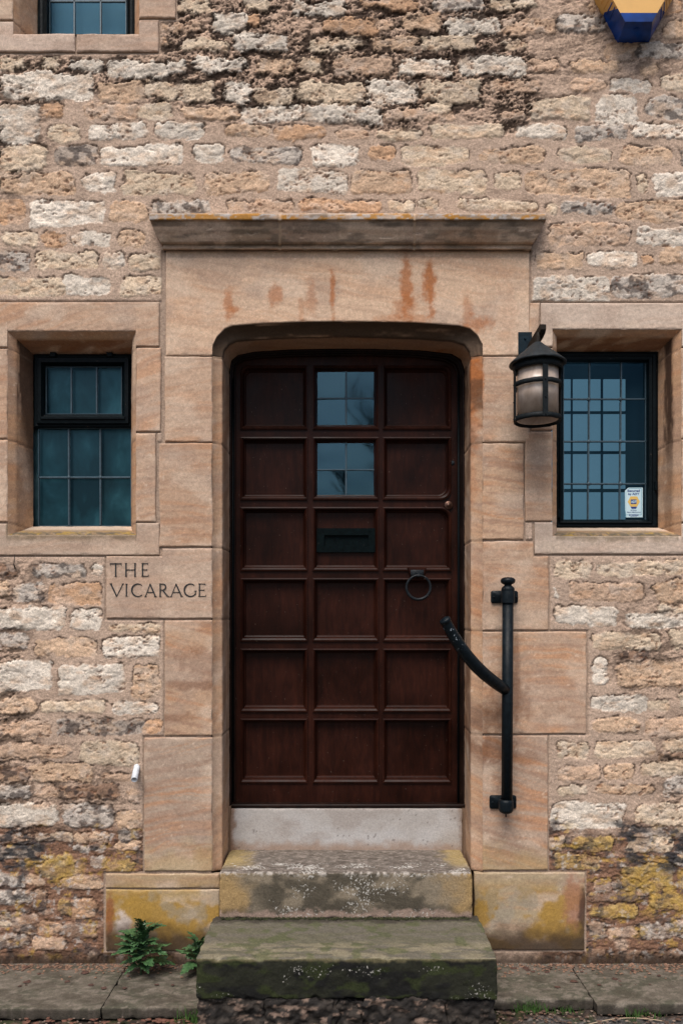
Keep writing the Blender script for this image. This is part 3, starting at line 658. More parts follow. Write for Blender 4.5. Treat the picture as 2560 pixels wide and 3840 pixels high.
# -- window reveals
def wreveal(r0, r1, r2, y1, y2, sill_dirty, seed, stain=None, soff=None, n=70):
    g = GB()
    cs = []
    for (x0, t, x1, b), y in ((r0, -.0005), (r1, y1), (r2, y2)):
        cs.append([np.array(P(x0, b, y)), np.array(P(x0, t, y)), np.array(P(x1, t, y)), np.array(P(x1, b, y))])
    for k in range(4):
        a = [c[k] for c in cs]; b = [c[(k+1) % 4] for c in cs]
        nn = int(np.linalg.norm(a[0]-b[0])*K/6); u = np.linspace(0, 1, nn)[:, None]
        L0, L1, L2 = [a[i]*(1-u)+b[i]*u for i in range(3)]
        rows = [L0*(1-t)+L1*t for t in np.linspace(0, 1, 5)]+[L1*(1-t)+L2*t for t in np.linspace(0, 1, 14)[1:]]
        A = np.stack(rows); X = A[..., 0]*K+1280; Y = 3560-A[..., 2]*K; D = A[..., 1]*K
        C = ashcol(X+D*.8, Y+D*.5*(k in (1, 3)), (178, 144, 114), .05, .6, seed+k*5)
        ri = np.arange(len(rows))[:, None]*np.ones_like(X)
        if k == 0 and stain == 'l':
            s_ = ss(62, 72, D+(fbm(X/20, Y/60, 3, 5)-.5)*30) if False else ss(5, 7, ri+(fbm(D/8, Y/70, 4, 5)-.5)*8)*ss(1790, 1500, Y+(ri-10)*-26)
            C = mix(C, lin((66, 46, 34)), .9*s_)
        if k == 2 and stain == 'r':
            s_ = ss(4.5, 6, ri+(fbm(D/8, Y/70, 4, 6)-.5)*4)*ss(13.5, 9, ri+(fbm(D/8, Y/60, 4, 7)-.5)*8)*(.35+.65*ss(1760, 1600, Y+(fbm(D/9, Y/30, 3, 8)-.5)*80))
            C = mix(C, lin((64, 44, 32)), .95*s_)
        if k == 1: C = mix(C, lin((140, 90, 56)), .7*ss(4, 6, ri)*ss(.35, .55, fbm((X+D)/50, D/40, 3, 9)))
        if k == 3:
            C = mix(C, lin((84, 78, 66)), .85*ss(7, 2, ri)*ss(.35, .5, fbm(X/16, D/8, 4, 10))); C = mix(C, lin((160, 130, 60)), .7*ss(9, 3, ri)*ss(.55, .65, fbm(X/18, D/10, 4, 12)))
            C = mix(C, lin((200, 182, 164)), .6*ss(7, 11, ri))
        cen = (cs[0][0]+cs[0][2])/2; dv = [(1, 0, 0), (0, 0, -1), (-1, 0, 0), (0, 0, 1)][k]
        disp = (fbm((X+D*2)/26, (Y-D*2)/22, 4, 13)-.5)*.004*np.minimum(1, ri/2)
        if k in (0, 2):
            for j in ((1306, 1648, 1960) if seed != 400 else (79,)):
                gv = np.exp(-((Y-j-D*.15)/3.5)**2); disp = disp-gv*.003*np.minimum(1, ri/2); C = mix(C, lin((122, 98, 80)), gv*.7)
        A = A+np.array(dv)*disp[..., None]
        g.grid(A, C)
    return g
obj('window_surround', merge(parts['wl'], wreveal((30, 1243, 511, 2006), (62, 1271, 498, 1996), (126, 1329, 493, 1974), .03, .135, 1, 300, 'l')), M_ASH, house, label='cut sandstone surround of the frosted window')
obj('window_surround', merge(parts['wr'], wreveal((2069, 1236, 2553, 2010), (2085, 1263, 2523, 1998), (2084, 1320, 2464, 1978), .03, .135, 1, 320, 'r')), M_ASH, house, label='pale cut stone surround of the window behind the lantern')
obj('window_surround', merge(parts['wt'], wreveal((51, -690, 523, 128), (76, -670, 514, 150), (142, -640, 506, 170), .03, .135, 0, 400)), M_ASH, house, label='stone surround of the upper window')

# -- drip moulding over the lintel
def moulding():
    g = GB()
    # (projection, left px, right px, py) as seen; converted at each depth
    pr = [(0, 560, 2046, 800), (.085, 562, 2045, 801), (.100, 560, 2046, 803), (.101, 561, 2046, 824), (.092, 566, 2040, 828), (.086, 570, 2036, 842), (.076, 577, 2028, 862), (.064, 586, 2018, 880), (.055, 596, 2008, 896), (.047, 602, 2001, 908), (.040, 606, 1997, 914), (.030, 611, 1993, 917), (.028, 612, 1992, 921), (.030, 612, 1992, 933), (.022, 613, 1991, 937), (0, 614, 1990, 939)]
    pts = []
    for i in range(len(pr)-1):
        a, b = np.array(pr[i]), np.array(pr[i+1])
        for t in np.linspace(0, 1, 4, endpoint=False): pts.append(a*(1-t)+b*t)
    pts.append(np.array(pr[-1])); pts = np.array(pts)
    xs_t = np.linspace(0, 1, 300); rows = []
    for p, xl, xr, py in pts:
        a = np.array(P(xl, py, -p)); b = np.array(P(xr, py, -p)); rows.append(a*(1-xs_t[:, None])+b*xs_t[:, None])
    A = np.stack(rows); A[:, :, 1] = np.minimum(A[:, :, 1], .02)
    X = A[..., 0]*K+1280; Y = 3560-A[..., 2]*K
    C = ashcol(X, Y, (150, 132, 114), 0, .3, 500)
    C = mix(C, lin((100, 90, 78)), .6*ss(.45, .65, fbm(X/70, Y/16, 4, 501)))
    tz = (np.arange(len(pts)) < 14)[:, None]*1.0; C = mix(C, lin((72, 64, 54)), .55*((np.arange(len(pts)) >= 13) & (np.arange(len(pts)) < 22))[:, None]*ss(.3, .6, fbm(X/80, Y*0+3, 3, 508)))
    C = mix(C, lin((170, 118, 40)), .85*ss(.50, .60, fbm(X/60, Y/20, 4, 502))*tz); C = mix(C, lin((176, 172, 168)), .7*ss(.54, .62, fbm(X/16, Y/8, 4, 503))*tz)
    disp = (fbm(X/26, Y/9, 4, 504)-.5)*.004-.006*ss(.74, .8, fbm(X/60, Y/12, 4, 505))
    for j in (1049, 1553):
        xj = X-(j-1280)*(CD+A[..., 1])/CD-1280; gv = np.exp(-(xj/4.5)**2); disp = disp-gv*.006; C = mix(C, lin((186, 160, 134)), gv*.85)
    A[..., 1] -= disp*(A[..., 1] < -.015)
    A[..., 2] += (disp*.5)*(A[..., 1] < -.015)
    g.grid(A, C, True)
    for s_ in (0, -1):
        e = A[:, s_]; bk = e.copy(); bk[:, 1] = .03
        ts = np.linspace(0, 1, 12)[:, None, None]; G = e[None]*(1-ts)+bk[None]*ts
        c = ashcol(G[..., 1]*K+e[None, :, 0]*K+1280, 3560-G[..., 2]*K, (120, 98, 80), 0, .3, 506)
        g.grid(G, c, s_ == -1)
    return g
obj('drip_moulding', moulding(), M_ASH, house)

# -- lettering (painted incised capitals)
def letters():
    mb = MB(); s = .574; fy = -.0066
    def q(p): return ((p[0]*s-1280)/K, (3560-(2000+p[1]*s))/K)
    def stroke(a, b, w):
        nonlocal mb
        (ax, az), (bx, bz) = q(a), q(b); dx, dz = bx-ax, bz-az; L_ = math.hypot(dx, dz); w = w*s/K/2
        nx, nz = -dz/L_*w, dx/L_*w
        pts = [(ax-nx, az-nz), (bx-nx, bz-nz), (bx+nx, bz+nz), (ax+nx, az+nz)]
        ar = sum(pts[i][0]*pts[(i+1) % 4][1]-pts[(i+1) % 4][0]*pts[i][1] for i in range(4))
        if ar < 0: pts = pts[::-1]
        mb.prism(pts, fy, -.001)
    def arc(cx, cy, rx, ry, a0, a1, w0, w1, n=12):
        for i in range(n):
            t0 = math.radians(a0+(a1-a0)*i/n); t1 = math.radians(a0+(a1-a0)*(i+1.12)/n); w = w0+(w1-w0)*math.sin(math.pi*(i+.5)/n)
            stroke((cx+rx*math.cos(t0), cy+ry*math.sin(t0)), (cx+rx*math.cos(t1), cy+ry*math.sin(t1)), w)
    def serif(x, y, w=14): stroke((x-w/2, y), (x+w/2, y), 3)
    def I(x, t, b, w=8): stroke((x, t), (x, b), w); serif(x, t); serif(x, b)
    def Ee(x0, x1, t, b):
        I(x0+6, t, b); m = (t+b)/2
        for y_, xx in ((t+1, x1-4), (m, x1-10), (b-1, x1)): stroke((x0, y_), (xx, y_), 4)
        stroke((x1-4, t), (x1-4, t+10), 3); stroke((x1-10, m-5), (x1-10, m+5), 3); stroke((x1, b-10), (x1, b), 3)
    def Aa(x0, x1, t, b):
        m = (x0+x1)/2-2; stroke((x0+5, b), (m, t), 4); stroke((m-2, t), (x1-6, b), 8.5); stroke((x0+18, b-27), (x1-20, b-27), 4); serif(x0+5, b); serif(x1-6, b, 16)
    t, b = 196, 280
    stroke((722, t+2), (797, t+2), 5); I(759, t, b); stroke((723, t), (723, t+13), 3); stroke((796, t), (796, t+13), 3)
    I(826, t, b); I(885, t, b); stroke((826, 238), (885, 238), 4); Ee(928, 973, t, b)
    t, b = 329, 412; word1 = mb; mb = MB()
    stroke((727, t), (766, b), 8.5); stroke((806, t), (766, b), 4); serif(727, t, 16); serif(806, t, 14); I(829, t+2, b-2)
    arc(905, 371, 40, 42, 310, 50, 4, 9, 16) if False else arc(904, 371, 40, 41, -50, -310, 4, 9.5, 18)
    Aa(948, 1024, t, b)
    I(1049, t, b); arc(1062, 350, 24, 20, -90, 90, 4, 8.5, 9); stroke((1049, t+2), (1064, t+2), 4); stroke((1049, 370), (1064, 370), 4); stroke((1066, 371), (1096, 410), 8); stroke((1094, 409), (1108, 413), 5)
    Aa(1115, 1195, t, b)
    arc(1246, 371, 40, 41, -50, -330, 4, 9.5, 18); stroke((1279, 376), (1279, 402), 7); serif(1279, 376, 16)
    Ee(1299, 1346, t, b)
    return word1, mb
M_INK = plain('letter_paint', (.012, .015, .017), .7)
for w_ in letters(): obj('lettering', w_, M_INK, name_stone, smooth=False)

# -- threshold slab under the door
def rbox(x0, x1, y0, y1, z0, z1, res, colfn, rad=.01, amp=.004, seed=0, faces='FTLRB', warp=0.0, nsc=30.0):
    """box with rounded, chipped edges; F front (-y), T top, L, R sides, B bottom"""
    g = GB(); lo = np.array([x0, y0, z0]); hi = np.array([x1, y1, z1])
    def face(ax, val, flip):
        o = [i for i in range(3) if i != ax]
        u = np.linspace(lo[o[0]], hi[o[0]], max(3, int((hi[o[0]]-lo[o[0]])/res)+1)); v = np.linspace(lo[o[1]], hi[o[1]], max(3, int((hi[o[1]]-lo[o[1]])/res)+1))
        U, Vv = np.meshgrid(u, v); A = np.zeros(U.shape+(3,)); A[..., ax] = val; A[..., o[0]] = U; A[..., o[1]] = Vv
        X, Y, Z = [A[..., i]*K for i in range(3)]
        # chipped edges: larger radius where noise is high
        rn = fbm((X+Y)/34, (Z-Y)/34, 3, seed+1); rr = rad*(.6+1.8*ss(.5, .8, rn))[..., None]
        inner_lo = lo+rr; inner_hi = hi-rr; Q = np.clip(A, inner_lo, inner_hi); Dv = A-Q; n_ = np.linalg.norm(Dv, axis=-1, keepdims=True)
        Nn = np.divide(Dv, np.maximum(n_, 1e-9)); A2 = Q+Nn*rr
        d = (fbm((X+Y*.6)/nsc, (Z+Y*.8)/nsc, 5, seed+2, .55)-.5)*2*amp
        A2 = A2+Nn*d[..., None]
        if warp:
            A2[..., 2] += (vn(X/260, Y/200, seed+3)-.5)*warp; A2[..., 1] += (vn(X/200, Z/150, seed+4)-.5)*warp
        C = colfn(A2[..., 0], A2[..., 1], A2[..., 2], Nn)
        g.grid(A2, C, flip)
    if 'F' in faces: face(1, y0, False)
    if 'K' in faces: face(1, y1, True)
    if 'T' in faces: face(2, z1, False)
    if 'B' in faces: face(2, z0, True)
    if 'L' in faces: face(0, x0, True)
    if 'R' in faces: face(0, x1, False)
    return g
def col_thr(x, y, z, n):
    X, Y, Z = x*K, y*K, z*K
    c = np.broadcast_to(lin((172, 166, 160)), x.shape+(3,)).copy()
    c = mix(c, lin((182, 178, 174)), ss(.4, .7, fbm(X/150, Z/90, 3, 601))); c = mix(c, lin((156, 146, 138)), .6*ss(.5, .7, fbm(X/120, Z/70, 4, 602)))
    c = mix(c, lin((150, 122, 100)), .7*ss(.45, .40, z+(fbm(X/30, Z/30, 3, 603)-.5)*.05)); c = mix(c, lin((70, 60, 54)), .6*ss(.84, .88, fbm(X/9, Z/9, 2, 604)))
    c = mix(c, lin((130, 106, 90)), .8*ss(.50, .46, np.abs(x-.02)*-1+1.03+(fbm(X/20, Z/30, 3, 605)-.5)*.06)*0)
    c = mix(c, lin((128, 98, 76)), .8*ss(-.505, -.53, x+(fbm(X/20, Z/30, 4, 606)-.5)*.05)); c = mix(c, lin((140, 120, 106)), .7*ss(.565, .585, x+(fbm(X/20, Z/30, 4, 607)-.5)*.04))
    return c
obj('threshold', rbox(-.537, .586, .2, .40, .30, .592, .007, col_thr, .004, .0012, 610, 'FT'), M_ASH, house)
mjm = plain('joint_mortar', tuple(lin((128, 104, 84))), .95)
for a_, b_ in ((-.62, -.5375), (.5865, .66)):
    g = MB(); g.box((a_, .215, -.15), (b_, .38, .60)); obj('jamb_core', g, mjm, house, smooth=False)

# ------------------------------------------------------------------ door
def ring_w(a, y, n): R = resamp(a, n); return PV(R[:, 0], R[:, 1], y)
FY = .236
# frame: lofted strip from stone edge to leaf edge, with a rebate
F0 = [(861-6, 3030)]+ARCH2+[(1746, 3030)]; 
AL = [(884, 1398), (888, 1368), (912, 1352), (975, 1342), (1100, 1336), (1271, 1333), (1420, 1334), (1560, 1340), (1662, 1352), (1700, 1372), (1711, 1400)]
def fullring(arch, xl, xr, yb_, y, n=160, nj=60):
    a = resamp(arch, n); l = np.stack([np.full(nj, xl), np.linspace(yb_, a[0, 1], nj+1)[:-1]], -1); r_ = np.stack([np.full(nj, xr), np.linspace(a[-1, 1], yb_, nj+1)[1:]], -1)
    q = np.concatenate([l, a, r_]); return PV(q[:, 0], q[:, 1], y)
def shift(arch, k, dy=0):
    c = np.array([(1299.0, 1900.0)]); a = np.array(arch, float); d = np.sign(a[:, :1]-1299)
    out = a.copy(); out[:, 0] -= d[:, 0]*k*np.minimum(1, np.abs(a[:, 0]-1299)/350); out[:, 1] += k+dy; return out
fr = []
A2 = np.array(ARCH2, float)
def lerp_arch(t): return resamp(ARCH2, 60)*(1-t)+resamp(AL, 60)*t
for t, xl, xr, y in ((-.25, 856, 1746, FY+.01), (0.0, 860, 1741, FY), (.3, 866, 1734, FY-.002), (.38, 869, 1731, FY+.012), (.72, 877, 1722, FY+.014), (.80, 879, 1719, FY+.004), (.97, 883, 1713, FY+.006), (1.03, 885, 1711, FY+.05)):
    fr.append(fullring(lerp_arch(t), xl, xr, 3036, y))
A = np.stack(fr); g = GB(); g.grid(A, np.zeros(A.shape)); v, f, c = g.data()
door_frame = obj('door_frame', (v, f, None), M_WOODF, house)
# black draught strip with scuffs down the closing side
mb = MB(); mb.tube([P(1718, 1400, FY-.002), P(1719, 2200, FY-.002), P(1717, 3005, FY-.002)], .0042, 8); obj('draught_strip', mb, M_WFR, door_frame)
mb = MB(); mb.tube([P(874, 1420, FY+.006), P(873, 3005, FY+.006)], .004, 8); obj('draught_strip', mb, M_WFR, door_frame)
mb = MB(); a = P(868, 3030, .215); b = P(1738, 3008, .26); mb.box((a[0], .212, a[2]), (b[0], .262, b[2]), .004); obj('sill_bar', mb, M_WOODF, door_frame, smooth=False)
# leaf
LY, PY = FY+.022, FY+.052          # rail face, panel face
colx = [(902, 1153), (1172, 1419), (1434, 1690)]
rowy = [(1372, 1612), (1640, 1876), (1902, 2142), (2168, 2406), (2432, 2670), (2694, 2936)]
M_PUT = plain('brass_lock', (.10, .055, .04), .4, .8, 90, .3)
leaf = MB()
def W2(px, py, y): p = P(px, py, y); return p[0], p[2]
xl, zt_ = W2(880, 1330, LY); xr, zb_ = W2(1716, 3010, LY)
zt_ = zt_+.0
xe = [xl]+[W2(c, 0, LY)[0] for cc in colx for c in cc]+[xr]
ze = [W2(0, 3010, LY)[1]]+[W2(0, c, LY)[1] for cc in rowy[::-1] for c in cc[::-1]]+[W2(0, 1325, LY)[1]]
# faces between the openings (stiles and rails), top arch clipped by frame in front
for i in range(len(xe)-1):
    for j in range(len(ze)-1):
        if i % 2 == 1 and j % 2 == 1: continue
        leaf.add([(xe[i], LY, ze[j]), (xe[i+1], LY, ze[j]), (xe[i+1], LY, ze[j+1]), (xe[i], LY, ze[j+1])], [(0, 1, 2, 3)])
panels = MB()
def cell(ci, ri, glass=False):
    x0, x1 = [W2(c, 0, LY)[0] for c in colx[ci]]; z1, z0 = [W2(0, c, LY)[1] for c in rowy[ri]]
    prof_ = [(0, LY), (.000, LY-.008), (.006, LY-.010), (.012, LY-.004), (.018, PY-.012), (.021, PY-.010), (.024, PY)]
    n = 9
    rc = [.0]*4
    if ri == 0 and ci == 0: rc[3] = .035
    if ri == 0 and ci == 2: rc[2] = .035
    if ri == 1 and ci == 2: rc[1] = .05
    if ri == 2 and ci == 2: rc[2] = .05
    def ringp(off, y):
        a, b, c, d = x0+off, x1-off, z0+off*1.35, z1-off; P_ = []
        for k, (cx_, cz_, sx, sz) in enumerate(((a, c, 1, 1), (b, c, -1, 1), (b, d, -1, -1), (a, d, 1, -1))):
            r_ = max(rc[k]-off*.3, .0005)
            for q in range(n):
                t = q/(n-1)*math.pi/2; t0 = [math.pi, 1.5*math.pi, 0, .5*math.pi][k]+t
                P_.append((cx_+sx*r_+r_*math.cos(t0), y, cz_+sz*r_+r_*math.sin(t0)))
        return P_
    vs_ = []; m = 4*n
    for off, y in prof_: vs_ += ringp(off, y)
    f_ = [(i*m+k, i*m+(k+1) % m, (i+1)*m+(k+1) % m, (i+1)*m+k) for i in range(len(prof_)-1) for k in range(m)]
    leaf.add(vs_, f_)
    # fill rounded corners flush with the rail face
    for k, r_ in enumerate(rc):
        if r_ > 0:
            sx = (x0, x1, x1, x0)[k]; sz = (z0, z0, z1, z1)[k]; cur = ringp(0, LY)[k*n:(k+1)*n]
            leaf.add([(sx, LY, sz)]+cur, [(0, q+1, q+2) for q in range(n-1)])
    if not glass: panels.add(ringp(.0235, PY), [tuple(range(m))])
    return x0, x1, z0, z1
for ci in range(3):
    for ri in range(6):
        cell(ci, ri, ci == 1 and ri < 2)
door = obj('door', leaf, M_WOOD, house, smooth=False, label='dark brown panelled oak door with two small leaded panes')
obj('panel', panels, M_WOOD, door, smooth=False)
def quadxz(x0, x1, z0, z1, y): return [(x0, y, z0), (x1, y, z0), (x1, y, z1), (x0, y, z1)], [(0, 1, 2, 3)]
for (a, b, c, d) in ((1186, 1388+22, 1391, 1606), (1186, 1410, 1653, 1871)):
    x0, z1 = W2(a, c, PY-.006); x1, z0 = W2(b, d, PY-.006)
    mb = quarries([x0-.012, (x0+x1)/2-.001, x1+.012], [z0-.012, z0+(z1-z0)*(.52 if c < 1500 else .5), z1+.012], PY-.004, c); obj('glass_pane', mb, M_DGLASS, door)
    mb = MB(); mx_, mz_ = (x0+x1)/2-.001, z0+(z1-z0)*(.52 if c < 1500 else .5)
    mb.box((mx_-.0045, PY-.011, z0-.008), (mx_+.0045, PY-.005, z1+.008), .002); mb.box((x0-.008, PY-.010, mz_-.0035), (x1+.008, PY-.005, mz_+.0035), .0018)
    obj('lead_bars', mb, M_LEAD, door, smooth=False)
mb = MB(); a = W2(1185, 1362, .5); b = W2(1420, 1900, .5); mb.box((-.45, .42, .62), (.5, .9, 2.65)); mb.f = mb.f; obj('hallway', mb, M_DARK, house, smooth=False)
# letter plate
x0, z1 = W2(1187, 1981, PY-.014); x1, z0 = W2(1407, 2071, PY-.014); lx0, lz1 = W2(1215, 2007, PY-.014); lx1, lz0 = W2(1381, 2047, PY-.014)
mb = MB(); y_ = PY-.016
for q in ((x0, x1, z0, lz0), (x0, x1, lz1, z1), (x0, lx0, lz0, lz1), (lx1, x1, lz0, lz1)): mb.box((q[0], y_, q[2]), (q[1], PY+.002, q[3]))
mb.box((lx0-.001, PY-.004, lz0-.001), (lx1+.001, PY+.001, lz1+.001))
mb.box((x0+.002, y_-.002, lz0-.004), (x1-.002, y_+.001, lz0-.002)) if False else None
obj('letterbox', mb, iron_mat('letterbox_paint', (.0018, .006, .007), .55, .06), door, smooth=False)
# knocker: splayed block, boss, ring
mb = MB(); kx, kz = W2(1566, 2148, LY); 
a = W2(1526, 2128, LY-.012); b = W2(1598, 2128, LY-.012); c = W2(1540, 2168, LY-.02); d = W2(1590, 2168, LY-.02)
bw = MB(); bw.prism([(c[0], c[1]), (d[0], d[1]), (b[0], b[1]), (a[0], a[1])], LY-.016, LY+.03, .006); obj('knocker_block', bw, M_WOOD, door, smooth=False)
e = W2(1539, 2137, LY-.018); f_ = W2(1588, 2160, LY-.018)
mb.box((e[0], LY-.022, f_[1]), (f_[0], LY-.014, e[1]), .002)
rc_ = P(1568, 2203, LY-.03)
mb.tube([(rc_[0], LY-.018, rc_[2]+.057), (rc_[0], LY-.034, rc_[2]+.062), (rc_[0], LY-.040, rc_[2]+.052)], [.010, .009, .006], 12)
ringpts = [(rc_[0]+.0585*math.sin(t), rc_[1]-.004-.004*math.cos(t), rc_[2]+.0585*math.cos(t)) for t in np.linspace(0, 2*math.pi, 49)]
mb.tube(ringpts, [.0066+.0010*math.cos(t+math.pi) for t in np.linspace(0, 2*math.pi, 49)], 12, False)
obj('door_knocker', mb, iron_mat('worn_knocker_iron', (.016, .02, .024), .35), door)
mb = MB(); lc = P(1680, 1895, LY-.004)
mb.tube([(lc[0], LY+.01, lc[2]), (lc[0], LY-.010, lc[2]), (lc[0], LY-.013, lc[2])], [.021, .021, .018], 28); mb.tube([(lc[0], LY-.012, lc[2]), (lc[0], LY-.0165, lc[2])], [.012, .0115], 20)
mb.box((lc[0]-.0012, LY-.0175, lc[2]-.006), (lc[0]+.0012, LY-.016, lc[2]+.006)); obj('lock_cylinder', mb, M_PUT, door)
mb = MB(); lc = P(1695, 1736, LY-.002); mb.tube([(lc[0], LY+.01, lc[2]), (lc[0], LY-.0015, lc[2])], .0115, 20); obj('spyhole', mb, M_DARK, door)

# ------------------------------------------------------------------ windows
GYW = .150
def bars(mb, x0, y0, x1, y1, w, y=GYW-.006, d=.007):
    a = P(x0, y0, y); b = P(x1, y1, y); w = w/K
    if abs(x1-x0) < abs(y1-y0): mb.add([(a[0]-w/2, y+d, a[2]), (a[0]-w/4, y, a[2]), (a[0]+w/4, y, a[2]), (a[0]+w/2, y+d, a[2]), (b[0]-w/2, y+d, b[2]), (b[0]-w/4, y, b[2]), (b[0]+w/4, y, b[2]), (b[0]+w/2, y+d, b[2])], [(0, 1, 5, 4), (1, 2, 6, 5), (2, 3, 7, 6)])
    else: mb.add([(a[0], y+d, a[2]-w/2), (a[0], y, a[2]-w/4), (a[0], y, a[2]+w/4), (a[0], y+d, a[2]+w/2), (b[0], y+d, b[2]-w/2), (b[0], y, b[2]-w/4), (b[0], y, b[2]+w/4), (b[0], y+d, b[2]+w/2)], [(0, 1, 5, 4)[::-1], (1, 2, 6, 5)[::-1], (2, 3, 7, 6)[::-1]])
def knot(mb, x, y, r=7):
    p = P(x, y, GYW-.008); mb.tube([(p[0], GYW, p[2]), (p[0], GYW-.006, p[2]), (p[0], GYW-.010, p[2])], [r/K, r/K*.9, r/K*.4], 8)
def winframe(rects, y0, y1):
    """nested rectangles (x0,y0,x1,y1 photo px, depth) lofted"""
    mb = MB(); vs_ = []
    for (x0, t, x1, b, y) in rects:
        vs_ += [P(x0, b, y), P(x1, b, y), P(x1, t, y), P(x0, t, y)]
    f_ = [(i*4+k, i*4+(k+1) % 4, (i+1)*4+(k+1) % 4, (i+1)*4+k) for i in range(len(rects)-1) for k in range(4)]
    return mb.add(vs_, f_)
Y0 = .128
# left window
m = winframe([(126, 1326, 495, 1606, Y0+.02), (129, 1329, 492, 1602, Y0-.002), (134, 1334, 488, 1596, Y0-.006), (139, 1340, 484, 1589, Y0-.004), (141, 1342, 482, 1587, Y0-.016), (155, 1358, 468, 1573, Y0-.018), (158, 1360, 465, 1568, Y0-.010), (168, 1370, 460, 1556, Y0+.006), (172, 1374, 457, 1553, GYW)], 0, 0)
for hx in (200, 412): a = P(hx, 1322, Y0-.012); m.box((a[0]-.014, Y0-.018, a[2]-.022), (a[0]+.014, Y0+.01, a[2]), .003)
a = P(145, 1562, Y0-.02); b = P(478, 1574, Y0-.02); m.box((a[0]+.01, Y0-.024, b[2]), (b[0]-.01, Y0-.008, a[2]), .004)
wl = obj('window', m, M_WFR, house, smooth=False, label='two-part window with a black hinged top casement over a fixed leaded light')
def qx(*v): return [P(q, 0, GYW)[0] for q in v]
def qz(*v): return [P(0, q, GYW)[2] for q in v]
obj('glass_pane', quarries(qx(170, 268, 363, 460), qz(1556, 1372), GYW, 31), M_GLASSL, wl); obj('glass_pane', quarries(qx(142, 258, 376, 496), qz(1976, 1790, 1600), GYW+.001, 32), M_GLASSL, wl)
m = MB(); a = P(120, 0, GYW+.03); b = P(505, 1310, GYW+.03); m.box((a[0]-.02, GYW+.02, P(0, 1995, GYW)[2]), (b[0]+.02, GYW+.024, b[2])); obj('frosted_blind', m, M_FROST, wl, smooth=False)
m = MB()
for x in (268, 363): bars(m, x, 1374, x, 1555, 9)
for x in (174, 456): bars(m, x, 1374, x, 1555, 5)
for y in (1376, 1552): bars(m, 172, y, 458, y, 4)
for x in (258, 376): bars(m, x, 1604, x+1, 1974, 10)
bars(m, 144, 1790, 492, 1790, 10)
for x in (146, 491): bars(m, x, 1604, x, 1974, 5)
for y in (1606, 1972): bars(m, 144, y, 492, y, 5)
for x in (258, 376): knot(m, x, 1790, 8)
obj('lead_bars', m, M_LEAD, wl, smooth=False)
# right window
m = winframe([(2080, 1317, 2468, 1981, Y0+.02), (2083, 1320, 2464, 1978, Y0-.002), (2088, 1327, 2456, 1972, Y0-.006), (2096, 1335, 2446, 1963, Y0-.004), (2098, 1337, 2443, 1960, Y0-.014), (2104, 1348, 2432, 1955, Y0-.012), (2109, 1358, 2424, 1949, Y0+.008), (2110, 1361, 2421, 1948, GYW)], 0, 0)
for hx, hy in ((2092, 1925), (2458, 1822)): a = P(hx, hy, Y0-.012); m.tube([(a[0], a[1], a[2]-.02), (a[0], a[1], a[2]+.02)], .007, 10)
wr = obj('window', m, M_WFR, house, smooth=False, label='twelve-light leaded window in a black frame')
obj('glass_pane', quarries(qx(2100, 2207, 2326, 2430), qz(1955, 1814, 1655, 1496, 1352), GYW, 33), M_GLASS, wr)
m = MB()
for x0, x1 in ((2210, 2203), (2329, 2322)):
    for k in range(4):
        ya, yb2 = 1360+k*148, 1360+(k+1)*148; bars(m, x0+(x1-x0)*(k+.5)/4, ya, x0+(x1-x0)*(k+.5)/4, yb2, 9)
for y in (1496, 1655, 1814):
    bars(m, 2110, y, 2422, y, 8)
    for x in (2207, 2326): knot(m, x, y, 8)
for x in (2112, 2419): bars(m, x, 1360, x, 1949, 5)
obj('lead_bars', m, M_LEAD, wr, smooth=False)
# the far window of the room, seen through this one
m = MB(); yi = .55
for (xa, xb) in ((2040, 2138), (2148, 2250), (2262, 2343)):
    for (ya, yb2) in ((1422, 1540), (1553, 1690), (1703, 1832), (1846, 1960)):
        a = P(xa, yb2, yi); b = P(xb, ya, yi); m.box((a[0], yi, a[2]), (b[0], yi+.01, b[2]))
obj('inner_window', m, emis('daylit_inner_panes', tuple(lin((76, 102, 117))), .68), house, smooth=False)
# upper window
m = winframe([(138, -650, 508, 200, Y0+.02), (144, -644, 504, 190, Y0-.002), (152, -636, 496, 180, Y0-.006), (160, -628, 488, 175, Y0-.004), (176, -610, 480, 160, Y0-.012), (185, -600, 475, 155, GYW)], 0, 0)
wt = obj('window', m, M_WFR, house, smooth=False, label='upper window with a pale blind behind leaded panes')
obj('glass_pane', quarries(qx(180, 279, 378, 480), qz(200, 3, -150, -300, -450, -610), GYW, 34), M_GLASS, wt)
m = MB(); a = P(150, 0, GYW+.05); b = P(505, -640, GYW+.05); m.box((a[0], GYW+.05, P(0, 220, GYW)[2]), (b[0], GYW+.054, b[2]))
obj('pale_blind', m, M_NET, wt, smooth=False)
m = MB()
for x in (279, 378): bars(m, x, -600, x, 158, 10)
for y in (3, -150, -300, -450): bars(m, 185, y, 475, y, 9)
for x in (187, 473): bars(m, x, -600, x, 158, 5)
obj('lead_bars', m, M_LEAD, wt, smooth=False)
# dark rooms behind the glass
for (x0, y0, x1, y1) in ((60, 1290, 560, 2010), (2040, 1280, 2520, 2010), (90, -660, 560, 230)):
    a = P(x0, y1, .16); b = P(x1, y0, .16)
    m = MB(); x0_, x1_, z0_, z1_, ya, yb2 = a[0], b[0], a[2], b[2], .148, 1.0
    m.add([(x0_, ya, z0_), (x1_, ya, z0_), (x1_, yb2, z0_), (x0_, yb2, z0_), (x0_, ya, z1_), (x1_, ya, z1_), (x1_, yb2, z1_), (x0_, yb2, z1_)], [(0, 1, 2, 3), (4, 7, 6, 5), (1, 5, 6, 2), (2, 6, 7, 3), (3, 7, 4, 0)])
    obj('room_lining', m, M_ROOM if x0 > 1000 else M_DARK, house, smooth=False)
